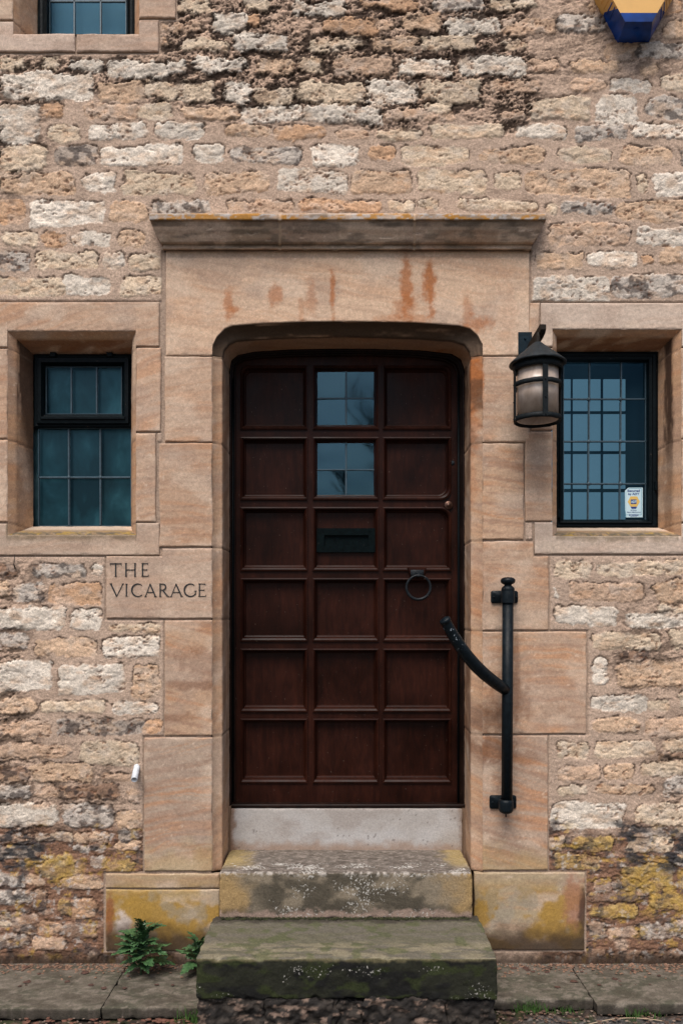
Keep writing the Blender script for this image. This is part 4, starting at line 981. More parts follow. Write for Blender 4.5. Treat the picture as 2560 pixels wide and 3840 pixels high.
# closes the house behind the sheet so no light leaks in
m = MB(); m.add([(-2.35, 1.05, -.2), (2.35, 1.05, -.2), (2.35, 1.05, 5.25), (-2.35, 1.05, 5.25), (-2.35, .02, -.2), (2.35, .02, -.2), (2.35, .02, 5.25), (-2.35, .02, 5.25)], [(0, 1, 2, 3), (4, 0, 3, 7), (1, 5, 6, 2), (3, 2, 6, 7)])
obj('rear_wall', m, plain('plain_wall', (.3, .23, .18), .9), house, smooth=False)
m = MB(); a = P(57, 2133, -.003); m.tube([(a[0], .0, a[2]), (a[0]-.001, -.012, a[2]+.02), (a[0]+.004, -.012, a[2]+.065)], [.003, .0026, .001], 8); obj('nail', m, M_IRON, house)

# ------------------------------------------------------------------ steps and paving
def col_step1(x, y, z, n):
    X, Y, Z = x*K, y*K, z*K; up = n[..., 2]
    c = np.broadcast_to(lin((134, 122, 104)), x.shape+(3,)).copy()
    top = ss(.5, .8, up)
    front = 1-top
    c = mix(c, lin((104, 96, 89)), top*.9); c = mix(c, lin((160, 148, 138)), top*.5*ss(.52, .62, fbm(X/13, Y/8, 3, 701, .6))); c = mix(c, lin((80, 70, 62)), top*.6*ss(.55, .68, fbm(X/40, Y/16, 4, 702)))
    c = mix(c, lin((170, 148, 96)), top*.7*np.maximum(ss(.44, .54, x+(fbm(X/40, Y/40, 3, 703)-.5)*.12), ss(-.38, -.48, x+(fbm(X/40, Y/40, 3, 704)-.5)*.15))*ss(-.1, 0.02, y))
    c = mix(c, lin((68, 63, 53)), front*.85*ss(.34, .54, fbm(X/90, Z/60, 4, 705))*(1-.8*ss(.3, .5, np.abs(x-.02)+(fbm(X/50, Z/50, 2, 706)-.5)*.1)))
    c = mix(c, lin((172, 140, 88)), front*.7*ss(.38, .52, np.abs(x-.02)+(fbm(X/60, Z/60, 3, 707)-.5)*.16))
    c = mix(c, lin((62, 56, 50)), front*.7*ss(.28, .20, z+(fbm(X/40, Z/30, 4, 708)-.5)*.07)*ss(.3, .6, fbm(X/80, Z/40, 3, 709)+.1))
    c = mix(c, lin((158, 136, 122)), front*.8*ss(.235, .215, z+(fbm(X/30, Z/20, 3, 710)-.5)*.05))
    A_ = front*ss(.5, .3, np.abs(x-.05))*ss(.25, .6, fbm(X/70, Z/44, 3, 712))*.29+top*.36*ss(.05, -.02, y)*ss(.35, .6, fbm(X/60, Y/40, 3, 714))
    c = mix(c, lin((200, 192, 182)), .6*ss(.5, .62, fbm(X/12, Z/10, 3, 713))*np.exp(-((z-.392)/.012)**2)*ss(-.10, -.125, y))
    return np.concatenate([c, A_[..., None]], -1)
s1 = obj('stone_step', rbox(-.539, .578, -.13, .205, .193, .395, .0042, col_step1, .007, .0022, 720, 'FTLR'), M_STEP)
tag(s1, 'upper door step of grey stone speckled with white lichen, directly under the pale threshold', 'step', 'door steps')
def col_step2(x, y, z, n):
    X, Y, Z = x*K, y*K, z*K; top = ss(.45, .8, n[..., 2]); front = 1-top
    c = np.broadcast_to(lin((98, 94, 78)), x.shape+(3,)).copy()
    c = mix(c, lin((104, 98, 88)), .7*ss(.45, .6, fbm(X/160, Y/22, 4, 731))); c = mix(c, lin((136, 127, 104)), .7*ss(-.33, -.42, y)*ss(.4, .6, fbm(X/60, Y/20, 4, 732)))
    c = mix(c, lin((78, 84, 50)), .6*ss(.56, .68, fbm(X/50, Y/40, 4, 733))); c = mix(c, lin((60, 54, 48)), .85*ss(-.19, -.15, y+(fbm(X/30, Y/20, 3, 734)-.5)*.05))
    f = mix(np.broadcast_to(lin((38, 39, 29)), c.shape), lin((23, 23, 21)), ss(.4, .6, fbm(X/100, Z/50, 4, 735))); f = mix(f, lin((52, 60, 28)), .6*ss(.52, .66, fbm(X/60, Z/30, 4, 736)+.10*ss(.35, .6, np.abs(x))))
    A_ = (.10+.14*ss(.52, .7, fbm(X/90, Z/60, 3, 738)+.06*ss(0, .4, x)))*front*ss(.18, .16, z)
    f = mix(f, lin((112, 104, 76)), .8*ss(.175, .19, z+(fbm(X/24, Z/24, 3, 739)-.5)*.02))
    return np.concatenate([mix(c, f, front*ss(.8, .4, n[..., 2])), A_[..., None]], -1)
s2 = obj('stone_step', rbox(-.571, .607, -.516, -.09, .03, .193, .0045, col_step2, .011, .0045, 740, 'FTLRB', .008), M_STEP)
tag(s2, 'lower wider door step with a dark mossy green front face', 'step', 'door steps')
def col_found(x, y, z, n):
    X, Z = x*K, z*K
    c = np.broadcast_to(lin((60, 54, 49)), x.shape+(3,)).copy(); c = mix(c, lin((36, 33, 31)), .9*ss(.42, .54, fbm(X/46, Z/16, 4, 751)))
    c = mix(c, lin((140, 118, 104)), .7*ss(.60, .70, fbm(X/30, Z/12, 4, 752))); return c
xs = [-.56, -.30, -.02, .09, .41, .60]
for i in range(5):
    t_f = obj('footing_stone', rbox(xs[i]-.004, xs[i+1]+.004, -.50-.014*(i % 2), -.3, -.14, .040-.010*((i*7) % 3), .0055, col_found, .020, .024, 760+i*9, 'FTLR', nsc=30), M_STEP)
    tag(t_f, ['rough dark footing stone under the left end of the lower step', 'rough footing stone under the lower step, second from the left end', 'rough footing stone under the middle of the lower step', 'rough footing stone under the lower step, second from the right end', 'rough pinkish footing stone under the right end of the lower step'][i], 'footing stone', 'footing stones under the lower step')
def col_kerb(x, y, z, n):
    X, Y, Z = x*K, y*K, z*K
    c = np.broadcast_to(lin((100, 93, 82)), x.shape+(3,)).copy(); c = mix(c, lin((74, 73, 60)), .8*ss(.40, .62, fbm(X/90, Y/40, 5, 771, .65))); c = mix(c, lin((122, 113, 102)), .7*ss(.52, .62, fbm(X/22, Y/12, 4, 772)))
    c = mix(c, lin((70, 64, 54)), .6*ss(.52, .66, fbm(X/70, Y/40, 5, 773))); c = mix(c, lin((120, 108, 98)), .5*ss(.52, .6, fbm(X/26, Y/14, 4, 774))*ss(-.12, -.04, y+(fbm(X/40, Y/30, 3, 775)-.5)*.06))
    c = mix(c, lin((74, 56, 46)), .85*ss(.48, .6, fbm(X/18, Y/12, 4, 776))*ss(-.09, -.02, y)); A_ = .13*ss(.4, .6, fbm(X/80, Y/50, 3, 777))+.1*ss(-.1, -.02, y)
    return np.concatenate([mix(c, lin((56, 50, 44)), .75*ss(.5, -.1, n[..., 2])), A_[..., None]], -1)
KS = [(-2.35, -.982, -.400, 'long grey paving slab with a clean straight edge, left of the cracked one'), (-.978, -.578, -.392, 'paving slab with a broken front edge beside the lower step and the bushy weed'),
      (.612, 1.045, -.325, 'stained paving slab just right of the lower step'), (1.049, 2.35, -.362, 'grey paving slab at the right, beyond the joint')]
for i, (a, b, c, l) in enumerate(KS):
    o = obj('paving_slab', rbox(a, b, c, .03, -.112, -.067, .007 if i in (1, 2) else .009, col_kerb, (.005, .008, .008, .008)[i], (.0025, .006, .008, .005)[i], 780+i*9, 'FTLR', .006, 40), M_STEP)
    tag(o, l, 'paving slab', 'paving slabs along the foot of the wall')
# road sheet
def ground():
    ax = np.concatenate([[-40, -15, -6, -3.5], np.arange(-2.3, 2.3, .012), [3.5, 6, 15, 40]]); ay = np.concatenate([np.array([-60, -25, -10, -4, -2, -1.2]), np.arange(-.66, -.2, .008), [-.1, .05, .6]])
    X, Y = np.meshgrid(ax, ay); x, y = X*K, Y*K
    h = -.120+(fbm(x/60, y/40, 4, 801)-.5)*.03*ss(-1.2, -.7, Y)+(fbm(x/9, y/9, 3, 802)-.5)*.014*ss(-1.3, -.8, Y)
    C = np.broadcast_to(lin((66, 63, 61)), X.shape+(3,)).copy(); C = mix(C, lin((120, 116, 112)), .8*ss(.5, .66, fbm(x/8, y/8, 3, 803)))
    drt = ss(.85, .55, X+(fbm(x/90, y/90, 3, 804)-.5)*.4)+ss(-.40, -.35, Y+(fbm(x/60, y/60, 3, 805)-.5)*.05)
    C = mix(C, mix(np.broadcast_to(lin((48, 39, 32)), C.shape), lin((96, 74, 60)), ss(.5, .68, fbm(x/14, y/12, 4, 806))), np.clip(drt, 0, 1)*.9*ss(-1.5, -1, Y))
    C = mix(C, lin((50, 58, 30)), .7*ss(.58, .66, fbm(x/40, y/30, 4, 807))*ss(-1, -.6, Y))
    g = GB(); g.grid(np.stack([X, Y, h], -1), C); return g
ro = obj('road', ground(), M_STEP); ro['kind'] = 'structure'

# ------------------------------------------------------------------ lantern
LYD = -.175
LC = P(2014, 1363, LYD)
lan = thing('wall_lantern', 'round black iron lantern with frosted peach glass hanging from a bracket beside the twelve-light window', 'lantern', (LC[0], 0.0, P(0, 1578, LYD)[2]))
zb = P(0, 1578, LYD)[2]; zr = P(0, 1370, LYD)[2]; za = P(0, 1281, LYD)[2]; zm = P(0, 1447, LYD)[2]; c0 = (LC[0], LYD, 0)
m = MB(); prof_ = []
for i, t in enumerate(np.linspace(0, 1, 10)): prof_.append((.008+(.122-.008)*t, za+(zr+.008-za)*(t**1.06)))
prof_ += [(.122, zr+.003), (.117, zr+.001), (.104, zr+.006)]
m.lathe(c0, prof_, 48)
vv = np.array(m.v); vn_ = fbm(vv[:, 0]*60+7, vv[:, 2]*60+vv[:, 1]*30, 3, 811)-.5
vv[:, 2] += vn_*.007; m.v = [tuple(q) for q in vv]; obj('cap', m, M_ROOF, lan)
def band(z, r, h, th=.004, n=48):
    m = MB(); m.lathe(c0, [(r, z-h/2), (r+th, z-h/2), (r+th+.0008, z), (r+th, z+h/2), (r, z+h/2), (r, z-h/2)], n); return m
for z, r_, h in ((zr-.012, .100, .028), (zm, .098, .021), (zb+.004, .097, .022)):
    m = band(z, r_, h); vv = np.array(m.v); vv[:, 2] += (vn(vv[:, 0]*90, vv[:, 1]*90, 812)-.5)*.003; m.v = [tuple(q) for q in vv]; obj('band', m, M_RUST, lan)
for k, ang in enumerate((-86, 4, 94, 184)):
    a = math.radians(ang); m = MB(); w = .011 if k % 2 == 0 else .011; ux, uy = -math.sin(a), math.cos(a); rx, ry = math.cos(a), math.sin(a)
    pts = []
    for z in np.linspace(zb-.004, zr-.002, 10):
        wob = (random.random()-.5)*.001
        for (s_, q) in ((-1, .0985), (1, .0985), (1, .104), (-1, .104)):
            pts.append((c0[0]+rx*(q+wob)+ux*s_*w, c0[1]+ry*(q+wob)+uy*s_*w, z))
    m.add(pts, [(i*4+j, i*4+(j+1) % 4, (i+1)*4+(j+1) % 4, (i+1)*4+j) for i in range(9) for j in range(4)])
    for z in (zm, zm-.075, zb+.004): m.tube([(c0[0]+rx*.103, c0[1]+ry*.103, z), (c0[0]+rx*.108, c0[1]+ry*.108, z)], [.0045, .003], 8)
    obj('strap', m, M_RUST, lan, smooth=False)
mg, nt_, b_ = newmat('frosted_peach_glass')
n_ = noise(nt_, 16, 4, .6, (1, 1, .5), .5); r_ = ramp(nt_, n_, [(.3, (.46, .35, .27)), (.5, (.62, .50, .41)), (.7, (.78, .68, .60))]); nt_.links.new(r_.outputs[0], b_.inputs['Base Color'])
b_.inputs['Roughness'].default_value = .28; b_.inputs['Transmission Weight'].default_value = 0
m = MB(); m.lathe(c0, [(.086, zb+.006), (.088, zb+.004), (.088, zr-.004), (.085, zr-.004), (.085, zb+.008), (.086, zb+.006)], 48); obj('glass', m, mg, lan)
m = MB(); bp = P(1967, 1310, 0)
a = P(1942, 1245, -.008); b = P(1993, 1385, -.008); m.box((a[0], -.010, b[2]), (b[0], .0, a[2]), .002); m.tube([(bp[0]-.002, -.010, P(0, 1272, 0)[2]), (bp[0]-.002, -.016, P(0, 1272, 0)[2])], [.006, .004], 8); obj('back_plate', m, iron_mat('blue_black_plate', (.006, .02, .03), .5), lan, smooth=False)
# arm: a flat scrolled bar rising outwards from the plate to above the cap
m = MB(); pa = [P(1975, 1335, -.008), P(1990, 1305, -.05), P(2008, 1275, -.10), P(2024, 1250, -.15), P(2033, 1232, LYD-.01), P(2036, 1226, LYD-.02)]
hh = [.014, .018, .021, .022, .019, .010]; vs_ = []
for i, p in enumerate(pa):
    w = .012
    for sx, sz in ((-1, -1), (1, -1), (1, 1), (-1, 1)): vs_.append((p[0]+sx*w, p[1], p[2]+sz*hh[i]))
m.add(vs_, [(i*4+j, i*4+(j+1) % 4, (i+1)*4+(j+1) % 4, (i+1)*4+j) for i in range(len(pa)-1) for j in range(4)]+[(0, 1, 2, 3), (23, 22, 21, 20)])
m.tube([(c0[0], LYD, za-.01), (c0[0]+.002, LYD, za+.02), (c0[0]+.006, LYD+.01, za+.04)], [.012, .009, .008], 12)
obj('arm', m, iron_mat('rusty_arm_iron', (.018, .013, .009), .6), lan, smooth=False)

# ------------------------------------------------------------------ handrail
HY = -.072
tp = P(1903, 2260, HY); bt = P(1899, 3005, HY)
hr = thing('handrail', 'black iron grab rail with round knob and curved arm, fixed beside the door', 'handrail', (bt[0], 0, bt[2]))
m = MB(); m.tube([(bt[0], HY, bt[2]-.02), (tp[0], HY, tp[2]+.02)], .0246, 28); obj('post', m, M_IRON, hr)
m = MB(); c = P(1903, 2216, HY); z0 = c[2]; s_ = 1/834
pf = [(0, -46), (25, -46), (25, -44), (25.5, -20), (25, -3), (24, 0), (25, 3), (24, 10), (20, 16), (15, 19), (13, 22), (16, 25), (23, 28), (26.5, 33), (27.5, 38), (26, 44), (22, 48), (14, 51), (0, 52)]
m.lathe((c[0], HY, z0), [(r_*s_, z_*s_) for r_, z_ in pf], 32); obj('knob', m, M_IRON, hr)
for (xa, ya, xb, yb2, nm) in ((1840, 2215, 1941, 2262, 1), (1835, 2983, 1935, 3033, 2)):
    a = P(xa, ya, -.012); b = P(xb, yb2, -.012); m = MB(); rr = .010
    x0, x1, z1, z0_ = a[0], b[0], a[2], b[2]; pts = []
    for cx_, cz_, t0 in ((x0+rr, z0_+rr, 180), (x1-rr, z0_+rr, 270), (x1-rr, z1-rr, 0), (x0+rr, z1-rr, 90)):
        for q in range(5): t = math.radians(t0+q*22.5); pts.append((cx_+rr*math.cos(t), cz_+rr*math.sin(t)))
    m.prism(pts, -.014, 0, .003); cx_ = (x0+x1)/2+.008; cz_ = (z0_+z1)/2
    m.tube([(cx_, -.01, cz_), (cx_+.003, HY, cz_)], [.024, .020], 16)
    for sx in (x0+.012, x1-.008): m.tube([(sx, -.013, cz_), (sx, -.018, cz_)], [.005, .003], 8)
    obj('bracket', m, M_IRON, hr)
m = MB(); c = P(1894, 3010, HY); m.lathe((c[0]+.002, HY, c[2]), [(.024, .016), (.031, .012), (.033, .004), (.033, -.030), (.028, -.041), (.016, -.048), (.004, -.049), (.003, -.052), (.003, -.064), (0, -.066)], 28); obj('foot_socket', m, M_IRON, hr)
pp = [(1893, 2586, -.078), (1872, 2572, -.10), (1850, 2556, -.125), (1815, 2528, -.16), (1780, 2494, -.19), (1748, 2456, -.215), (1722, 2420, -.235), (1700, 2386, -.25), (1684, 2357, -.26), (1674, 2338, -.266), (1671, 2332, -.268), (1670, 2330, -.269), (1667, 2325, -.271), (1665, 2322, -.272), (1663, 2319, -.273)]
rad = [.026, .0265, .027, .0275, .0275, .027, .026, .0245, .023, .0225, .0225, .0245, .025, .0225, .012]
m = MB(); m.tube([P(*q) for q in pp], rad, 28)
mi = iron_mat('chipped_black_paint', (.006, .011, .015), .34)
nt_ = mi.node_tree; b_ = nt_.nodes['Principled BSDF']; src = b_.inputs['Base Color'].links[0].from_socket
tcn = noise(nt_, 55, 3, .6); chip = ramp(nt_, tcn, [(.62, (0, 0, 0)), (.65, (1, 1, 1))])
geo = N(nt_, 'ShaderNodeNewGeometry'); sx = N(nt_, 'ShaderNodeSeparateXYZ'); nt_.links.new(geo.outputs['Position'], sx.inputs[0])
mr = N(nt_, 'ShaderNodeMapRange'); cz_ = P(1690, 2382, -.25)[2]
nt_.links.new(sx.outputs[2], mr.inputs[0]); mr.inputs[1].default_value = cz_-.07; mr.inputs[2].default_value = cz_-.02; 
mu = N(nt_, 'ShaderNodeMath', operation='MULTIPLY'); nt_.links.new(chip.outputs[0], mu.inputs[0]); nt_.links.new(mr.outputs[0], mu.inputs[1])
mr2 = N(nt_, 'ShaderNodeMapRange'); nt_.links.new(sx.outputs[2], mr2.inputs[0]); mr2.inputs[1].default_value = cz_+.045; mr2.inputs[2].default_value = cz_+.02
mu2 = N(nt_, 'ShaderNodeMath', operation='MULTIPLY'); nt_.links.new(mu.outputs[0], mu2.inputs[0]); nt_.links.new(mr2.outputs[0], mu2.inputs[1])
mx = N(nt_, 'ShaderNodeMix', data_type='RGBA'); nt_.links.new(mu2.outputs[0], mx.inputs[0]); nt_.links.new(src, mx.inputs[6]); mx.inputs[7].default_value = (.30, .34, .38, 1)
nt_.links.new(mx.outputs[2], b_.inputs['Base Color'])
obj('arm', m, mi, hr)

# ------------------------------------------------------------------ alarm box
ab = thing('alarm_box', 'yellow and blue hexagonal alarm siren box high on the rubble wall', 'alarm box', (Xw(2372), 0, Zw(159)))
def hexo(cx, zc, sc, y):   # outline from bottom centre: (half width, height above bottom)
    o = [(57.5, 0), (78, 37), (151, 168), (78, 300), (-78, 300), (-151, 168), (-78, 37), (-57.5, 0)]
    return [(cx+a*sc/K, y, zc+b*sc/K) for a, b in o]
bx, bz = Xw(2372), Zw(159)
fz = CZ+(2300-81)*(CD-.12)/FPX; fx = CX+(2400-1270)*(CD-.12)/FPX-.004
B0 = hexo(bx, bz, 1.0, .02); B1 = hexo(bx, bz, 1.0, -.02); F1 = hexo(fx-.004, fz, .86, -.12)
def lerp3(a, b, t): return tuple(a[i]*(1-t)+b[i]*t for i in range(3))
ym = MB(); bm_ = MB()
def side(mb_, i, j):
    mb_.add([B0[i], B0[j], B1[j], B1[i]], [(0, 3, 2, 1)]); mb_.add([B1[i], B1[j], F1[j], F1[i]], [(0, 3, 2, 1)])
for i, j in ((2, 3), (3, 4), (4, 5)): side(ym, i, j)
# lower slanting sides: yellow above, blue below, split part-way down
def splits(i, j, k):     # from widest vertex i down to j
    return [lerp3(q[i], q[j], k) for q in (B0, B1, F1)]
for i, j in ((2, 1), (5, 6)):
    kk = .52; b0, b1, f1 = splits(i, j, kk); f1 = lerp3(F1[i], F1[j], .86)
    ym.add([B0[i], b0, b1, B1[i]], [(0, 1, 2, 3)]); ym.add([B1[i], b1, f1, F1[i]], [(0, 1, 2, 3)])
    bm_.add([b0, B0[j], B1[j], b1], [(0, 1, 2, 3)]); bm_.add([b1, B1[j], F1[j], f1], [(0, 1, 2, 3)])
side(bm_, 0, 1); side(bm_, 6, 7); side(bm_, 7, 0)
ym.add([F1[1], F1[2], F1[3], F1[4], F1[5], F1[6]], [(0, 1, 2, 3, 4, 5)]); bm_.add([F1[0], F1[1], F1[6], F1[7]], [(0, 1, 2, 3)])
for sgn, (i, j) in ((1, (5, 6)), (-1, (2, 1))):   # louvre ribs on the slanting flank
    for t in (.15, .3, .45, .6, .75):
        p, q = lerp3(B1[i], B1[j], t), lerp3(F1[i], F1[j], t); p = lerp3(p, q, .1); q = lerp3(p, q, .85)
        (ym if t < .5 else bm_).tube([p, q], .0035, 6)
obj('yellow_cover', ym, plain('yellow_plastic', tuple(lin((222, 172, 96))), .45, 0, 30, 0, var=.04), ab, smooth=False)
mbl, ntb, bb = newmat('blue_translucent_plastic'); bb.inputs['Base Color'].default_value = (*lin((8, 74, 168)), 1); bb.inputs['Roughness'].default_value = .25
nb = noise(ntb, 12, 2, .5); rb = ramp(ntb, nb, [(.3, tuple(lin((2, 34, 84)))), (.7, tuple(lin((6, 66, 150))))]); ntb.links.new(rb.outputs[0], bb.inputs['Base Color'])
for t, dx in ((.5, 0),): 
    p = lerp3(B1[7], B1[0], .5); q = lerp3(F1[7], F1[0], .5); h = lerp3(p, q, .55); bm_.tube([(h[0]-.004, h[1], h[2]+.004), (h[0]-.004, h[1], h[2]-.003)], .012, 16)
obj('blue_lens', bm_, mbl, ab, smooth=False)

# ------------------------------------------------------------------ sticker
SY = GYW-.0012
st = thing('window_sticker', 'small pale security sticker inside the bottom corner of the twelve-light window', 'sticker', P(2375, 1940, SY))
def sp(u, v, y=SY):   # sticker crop coordinates
    return P(2250+u*.1594, 1780+v*.1594, y)
m = MB(); out = [(578, 1005), (990, 1003), (992, 303), (655, 305), (572, 378)]
m.prism([(sp(*q)[0], sp(*q)[2]) for q in out], SY, SY+.001)
mats = {k: plain('sticker_'+k, tuple(lin(v)), .4) for k, v in dict(paper=(190, 214, 220), blue=(22, 48, 120), yellow=(214, 176, 92), teal=(60, 140, 160)).items()}
obj('paper', m, mats['paper'], st, smooth=False)
m = MB(); m.prism([(sp(*q)[0], sp(*q)[2]) for q in [(705, 752), (855, 752), (922, 638), (858, 510), (705, 510), (635, 638)]], SY-.0006, SY); obj('yellow_badge', m, mats['yellow'], st, smooth=False)
m = MB(); m.prism([(sp(*q)[0], sp(*q)[2]) for q in [(730, 802), (832, 802), (854, 756), (706, 756)]], SY-.0006, SY); obj('badge_base', m, mats['blue'], st, smooth=False); m = MB(); m.prism([(sp(*q)[0], sp(*q)[2]) for q in [(708, 690), (845, 690), (845, 584), (708, 584)]], SY-.0009, SY-.0004); obj('logo_patch', m, mats['blue'], st, smooth=False); m = MB()
m.prism([(sp(*q)[0], sp(*q)[2]) for q in [(667, 966), (888, 966), (888, 930), (667, 930)]], SY-.0006, SY)
obj('number_strip', m, mats['blue'], st, smooth=False)
m = MB()
for a, b in (((592, 378), (597, 945)), ((953, 320), (961, 945)), ((597, 940), (667, 948)), ((888, 940), (961, 948)), ((655, 318), (958, 325))):
    p, q = sp(*a), sp(*b); m.box((p[0], SY-.0005, q[2]), (q[0], SY-.0001, p[2]))
obj('border_line', m, mats['teal'], st, smooth=False)
def text(body, u0, v0, u1, v1, mat, y, bold=.02, name='lettering'):
    cu = bpy.data.curves.new('t', 'FONT'); cu.body = body; cu.offset = bold; cu.resolution_u = 3
    to = bpy.data.objects.new('t', cu); link(to); bpy.context.view_layer.update()
    me = bpy.data.meshes.new_from_object(to.evaluated_get(bpy.context.evaluated_depsgraph_get())); bpy.data.objects.remove(to)
    co = np.zeros(len(me.vertices)*3); me.vertices.foreach_get('co', co); co = co.reshape(-1, 3)
    lo, hi = co.min(0), co.max(0); n = (co-lo)/np.maximum(hi-lo, 1e-6); a = sp(u0, v1); b = sp(u1, v0)
    out = np.stack([a[0]+n[:, 0]*(b[0]-a[0]), np.full(len(co), y), a[2]+n[:, 1]*(b[2]-a[2])], -1)-ORG[st.name]
    me.vertices.foreach_set('co', out.ravel()); me.name = name; me.materials.clear(); me.materials.append(mat); me.update()
    o = bpy.data.objects.new(name, me); link(o); o.parent = st; return o
text('Secured', 628, 350, 922, 405, mats['blue'], SY-.0006, .03); text('by ADT', 648, 428, 908, 494, mats['blue'], SY-.0006, .03)
text('ADT', 712, 608, 845, 668, mats['paper'], SY-.0013, .03); text('24 Hour', 704, 822, 852, 852, mats['blue'], SY-.0006); text('Alarm Monitoring', 614, 868, 945, 906, mats['blue'], SY-.0006)
text('0800 010 999', 680, 936, 876, 960, mats['paper'], SY-.001); text('www.adt.co.uk', 700, 974, 850, 990, mats['blue'], SY-.0006)

# ------------------------------------------------------------------ overflow pipe
m = MB(); a = P(514, 2868, .01); a = (a[0], .02, a[2]); b = P(504, 2924, -.075)
va = Vector(a); vb_ = Vector(b); nseg = 18; T = (vb_-va).normalized(); u = T.cross(Vector((0, 0, 1))).normalized(); w = T.cross(u)
vs_ = []
for base_, r_ in ((va, .0145), (vb_, .0145), (vb_, .0112), (vb_-T*.06, .0112)):
    for k in range(nseg): t = 2*math.pi*k/nseg; vs_.append(base_+r_*(math.cos(t)*u+math.sin(t)*w))
m.add(vs_, [(i*nseg+k, i*nseg+(k+1) % nseg, (i+1)*nseg+(k+1) % nseg, (i+1)*nseg+k) for i in range(3) for k in range(nseg)]+[tuple(3*nseg+k for k in range(nseg))])
pi = obj('overflow_pipe', m, plain('white_plastic', (.62, .64, .66), .45, 0, 90, .2, var=.25)); tag(pi, 'short white plastic pipe stub poking out of the rubble wall', 'pipe')

# ------------------------------------------------------------------ weeds, grass, litter
def leafmat(name, a, b):
    m, nt, bs = newmat(name); n = noise(nt, 60, 3, .6); r = ramp(nt, n, [(.3, a), (.7, b)]); nt.links.new(r.outputs[0], bs.inputs['Base Color'])
    bs.inputs['Roughness'].default_value = .5; bs.inputs['Subsurface Weight'].default_value = 0; return m
M_LEAF = leafmat('weed_leaf', (.014, .052, .02), (.075, .16, .055)); M_STEM = plain('weed_stem', (.06, .10, .05), .6)
def lobed(mb, base_, d, L_, W_, rnd, droop=.5):
    """deeply lobed leaf with curled lobes along a drooping rib"""
    d = Vector(d).normalized(); sd = d.cross(Vector((0, 0, 1)));
    if sd.length < .1: sd = Vector((1, 0, 0))
    sd.normalize(); p = Vector(base_); n = 9; cur = d.copy(); rib = [p.copy()]
    for i in range(n):
        cur = (cur+Vector((0, 0, -droop/n))).normalized(); p = p+cur*L_/n; rib.append(p.copy())
    up = sd.cross(cur).normalized()
    if up.z < 0: up = -up
    for i in range(n):
        a, b = rib[i], rib[i+1]; t = (i+.5)/n; w = W_*(.25+1.1*math.sin(math.pi*min(1, t*.85+.12)))*rnd.uniform(.8, 1.15)
        mb.add([a-sd*.0035, b-sd*.0035, b+sd*.0035, a+sd*.0035], [(0, 1, 2, 3)])
        for s_ in (-1, 1):
            if i < 2 and rnd.random() < .4: continue
            q = (b-a).normalized(); tip = a+sd*s_*w+q*L_/n*1.0+up*w*rnd.uniform(-.15, .45); m1 = a+sd*s_*w*.55-q*L_/n*.15+up*w*.2; m2 = a+sd*s_*w*.6+q*L_/n*1.15+up*w*.15
            e1 = a+sd*s_*w*.98-q*L_/n*.05+up*w*rnd.uniform(.1, .4); e2 = tip+q*L_/n*.45-sd*s_*w*.12
            mb.add([a, m1, e1, tip, e2, m2, b], [(0, 1, 5, 6), (1, 2, 3, 5), (3, 4, 5)])
    t_ = rib[-1]; mb.add([t_-sd*W_*.35, t_+cur*W_*.3-sd*W_*.4+up*.002, t_+cur*W_*.8, t_+cur*W_*.3+sd*W_*.4+up*.002, t_+sd*W_*.35], [(0, 1, 2, 3, 4)])
def weed(px, py, y, h, spread, nl, label, seed):
    b0 = P(px, py, y); b0 = (b0[0], y, -.066); rnd = random.Random(seed)
    t = thing('weed', label, 'weed', b0, 'weeds at the foot of the wall')
    m = MB(); top = Vector((b0[0]+.01, y-.01, h)); m.tube([b0, (b0[0]-.004, y-.004, -.066+(h+.066)*.5), tuple(top)], [.0055, .0045, .002], 8); obj('stem', m, M_STEM, t)
    for i in range(nl):
        f = (i+rnd.random())/nl; z = -.066+(h+.066)*(.16+.82*f); az = i*2.4+rnd.uniform(-.6, .6); el = rnd.uniform(-.35, .35)+.9*f**2
        dx, dy = math.cos(az)*math.cos(el), -abs(math.sin(az))*math.cos(el)*.7 if rnd.random() < .75 else .10
        m = MB(); L_ = spread*rnd.uniform(.55, 1.25)*(1.1-.45*f); lobed(m, (b0[0]+(top.x-b0[0])*f, y-.01*f, z), (dx, dy, math.sin(el)+.35), L_, L_*.17+.004, rnd, rnd.uniform(.3, 1.0)); obj('leaf', m, M_LEAF, t, smooth=False)
weed(530, 3655, -.104, .155, .118, 36, 'bushy green weed with lobed leaves in front of the yellow stained plinth', 5)
weed(742, 3640, -.08, .075, .095, 18, 'smaller green weed squeezed against the left side of the lower step', 8)
M_GR = leafmat('grass_blade', (.03, .08, .015), (.10, .20, .05))
def tuft(px, py, y, z, n, h, label, seed, w=.04):
    b0 = P(px, py, y); rnd = random.Random(seed); m = MB()
    for i in range(n):
        x = b0[0]+rnd.gauss(0, w); yy = y+rnd.gauss(0, w*.3); L_ = h*rnd.uniform(.5, 1.2); a = rnd.uniform(0, 6.28); ln = rnd.uniform(.2, .9)*L_
        p0 = Vector((x, yy, z)); p1 = p0+Vector((math.cos(a)*ln*.4, math.sin(a)*ln*.3, L_*.6)); p2 = p0+Vector((math.cos(a)*ln, math.sin(a)*ln*.6, L_*.85)); s_ = Vector((-math.sin(a), math.cos(a)*.5, 0))*.0014+Vector((.001, 0, 0))
        m.add([p0-s_, p0+s_, p1+s_*.8, p1-s_*.8, p2], [(0, 1, 2, 3), (3, 2, 4)])
    o = obj('grass_tuft', m, M_GR, None, smooth=False); tag(o, label, 'grass', 'grass tufts along the paving edge')
tuft(1985, 3790, -.335, -.112, 110, .06, 'dense grass tuft against the paving slab just right of the lower step', 1, .035)
tuft(2110, 3785, -.345, -.112, 45, .045, 'thin grass tuft below the stained slab, middle of the three right of the step', 2, .03)
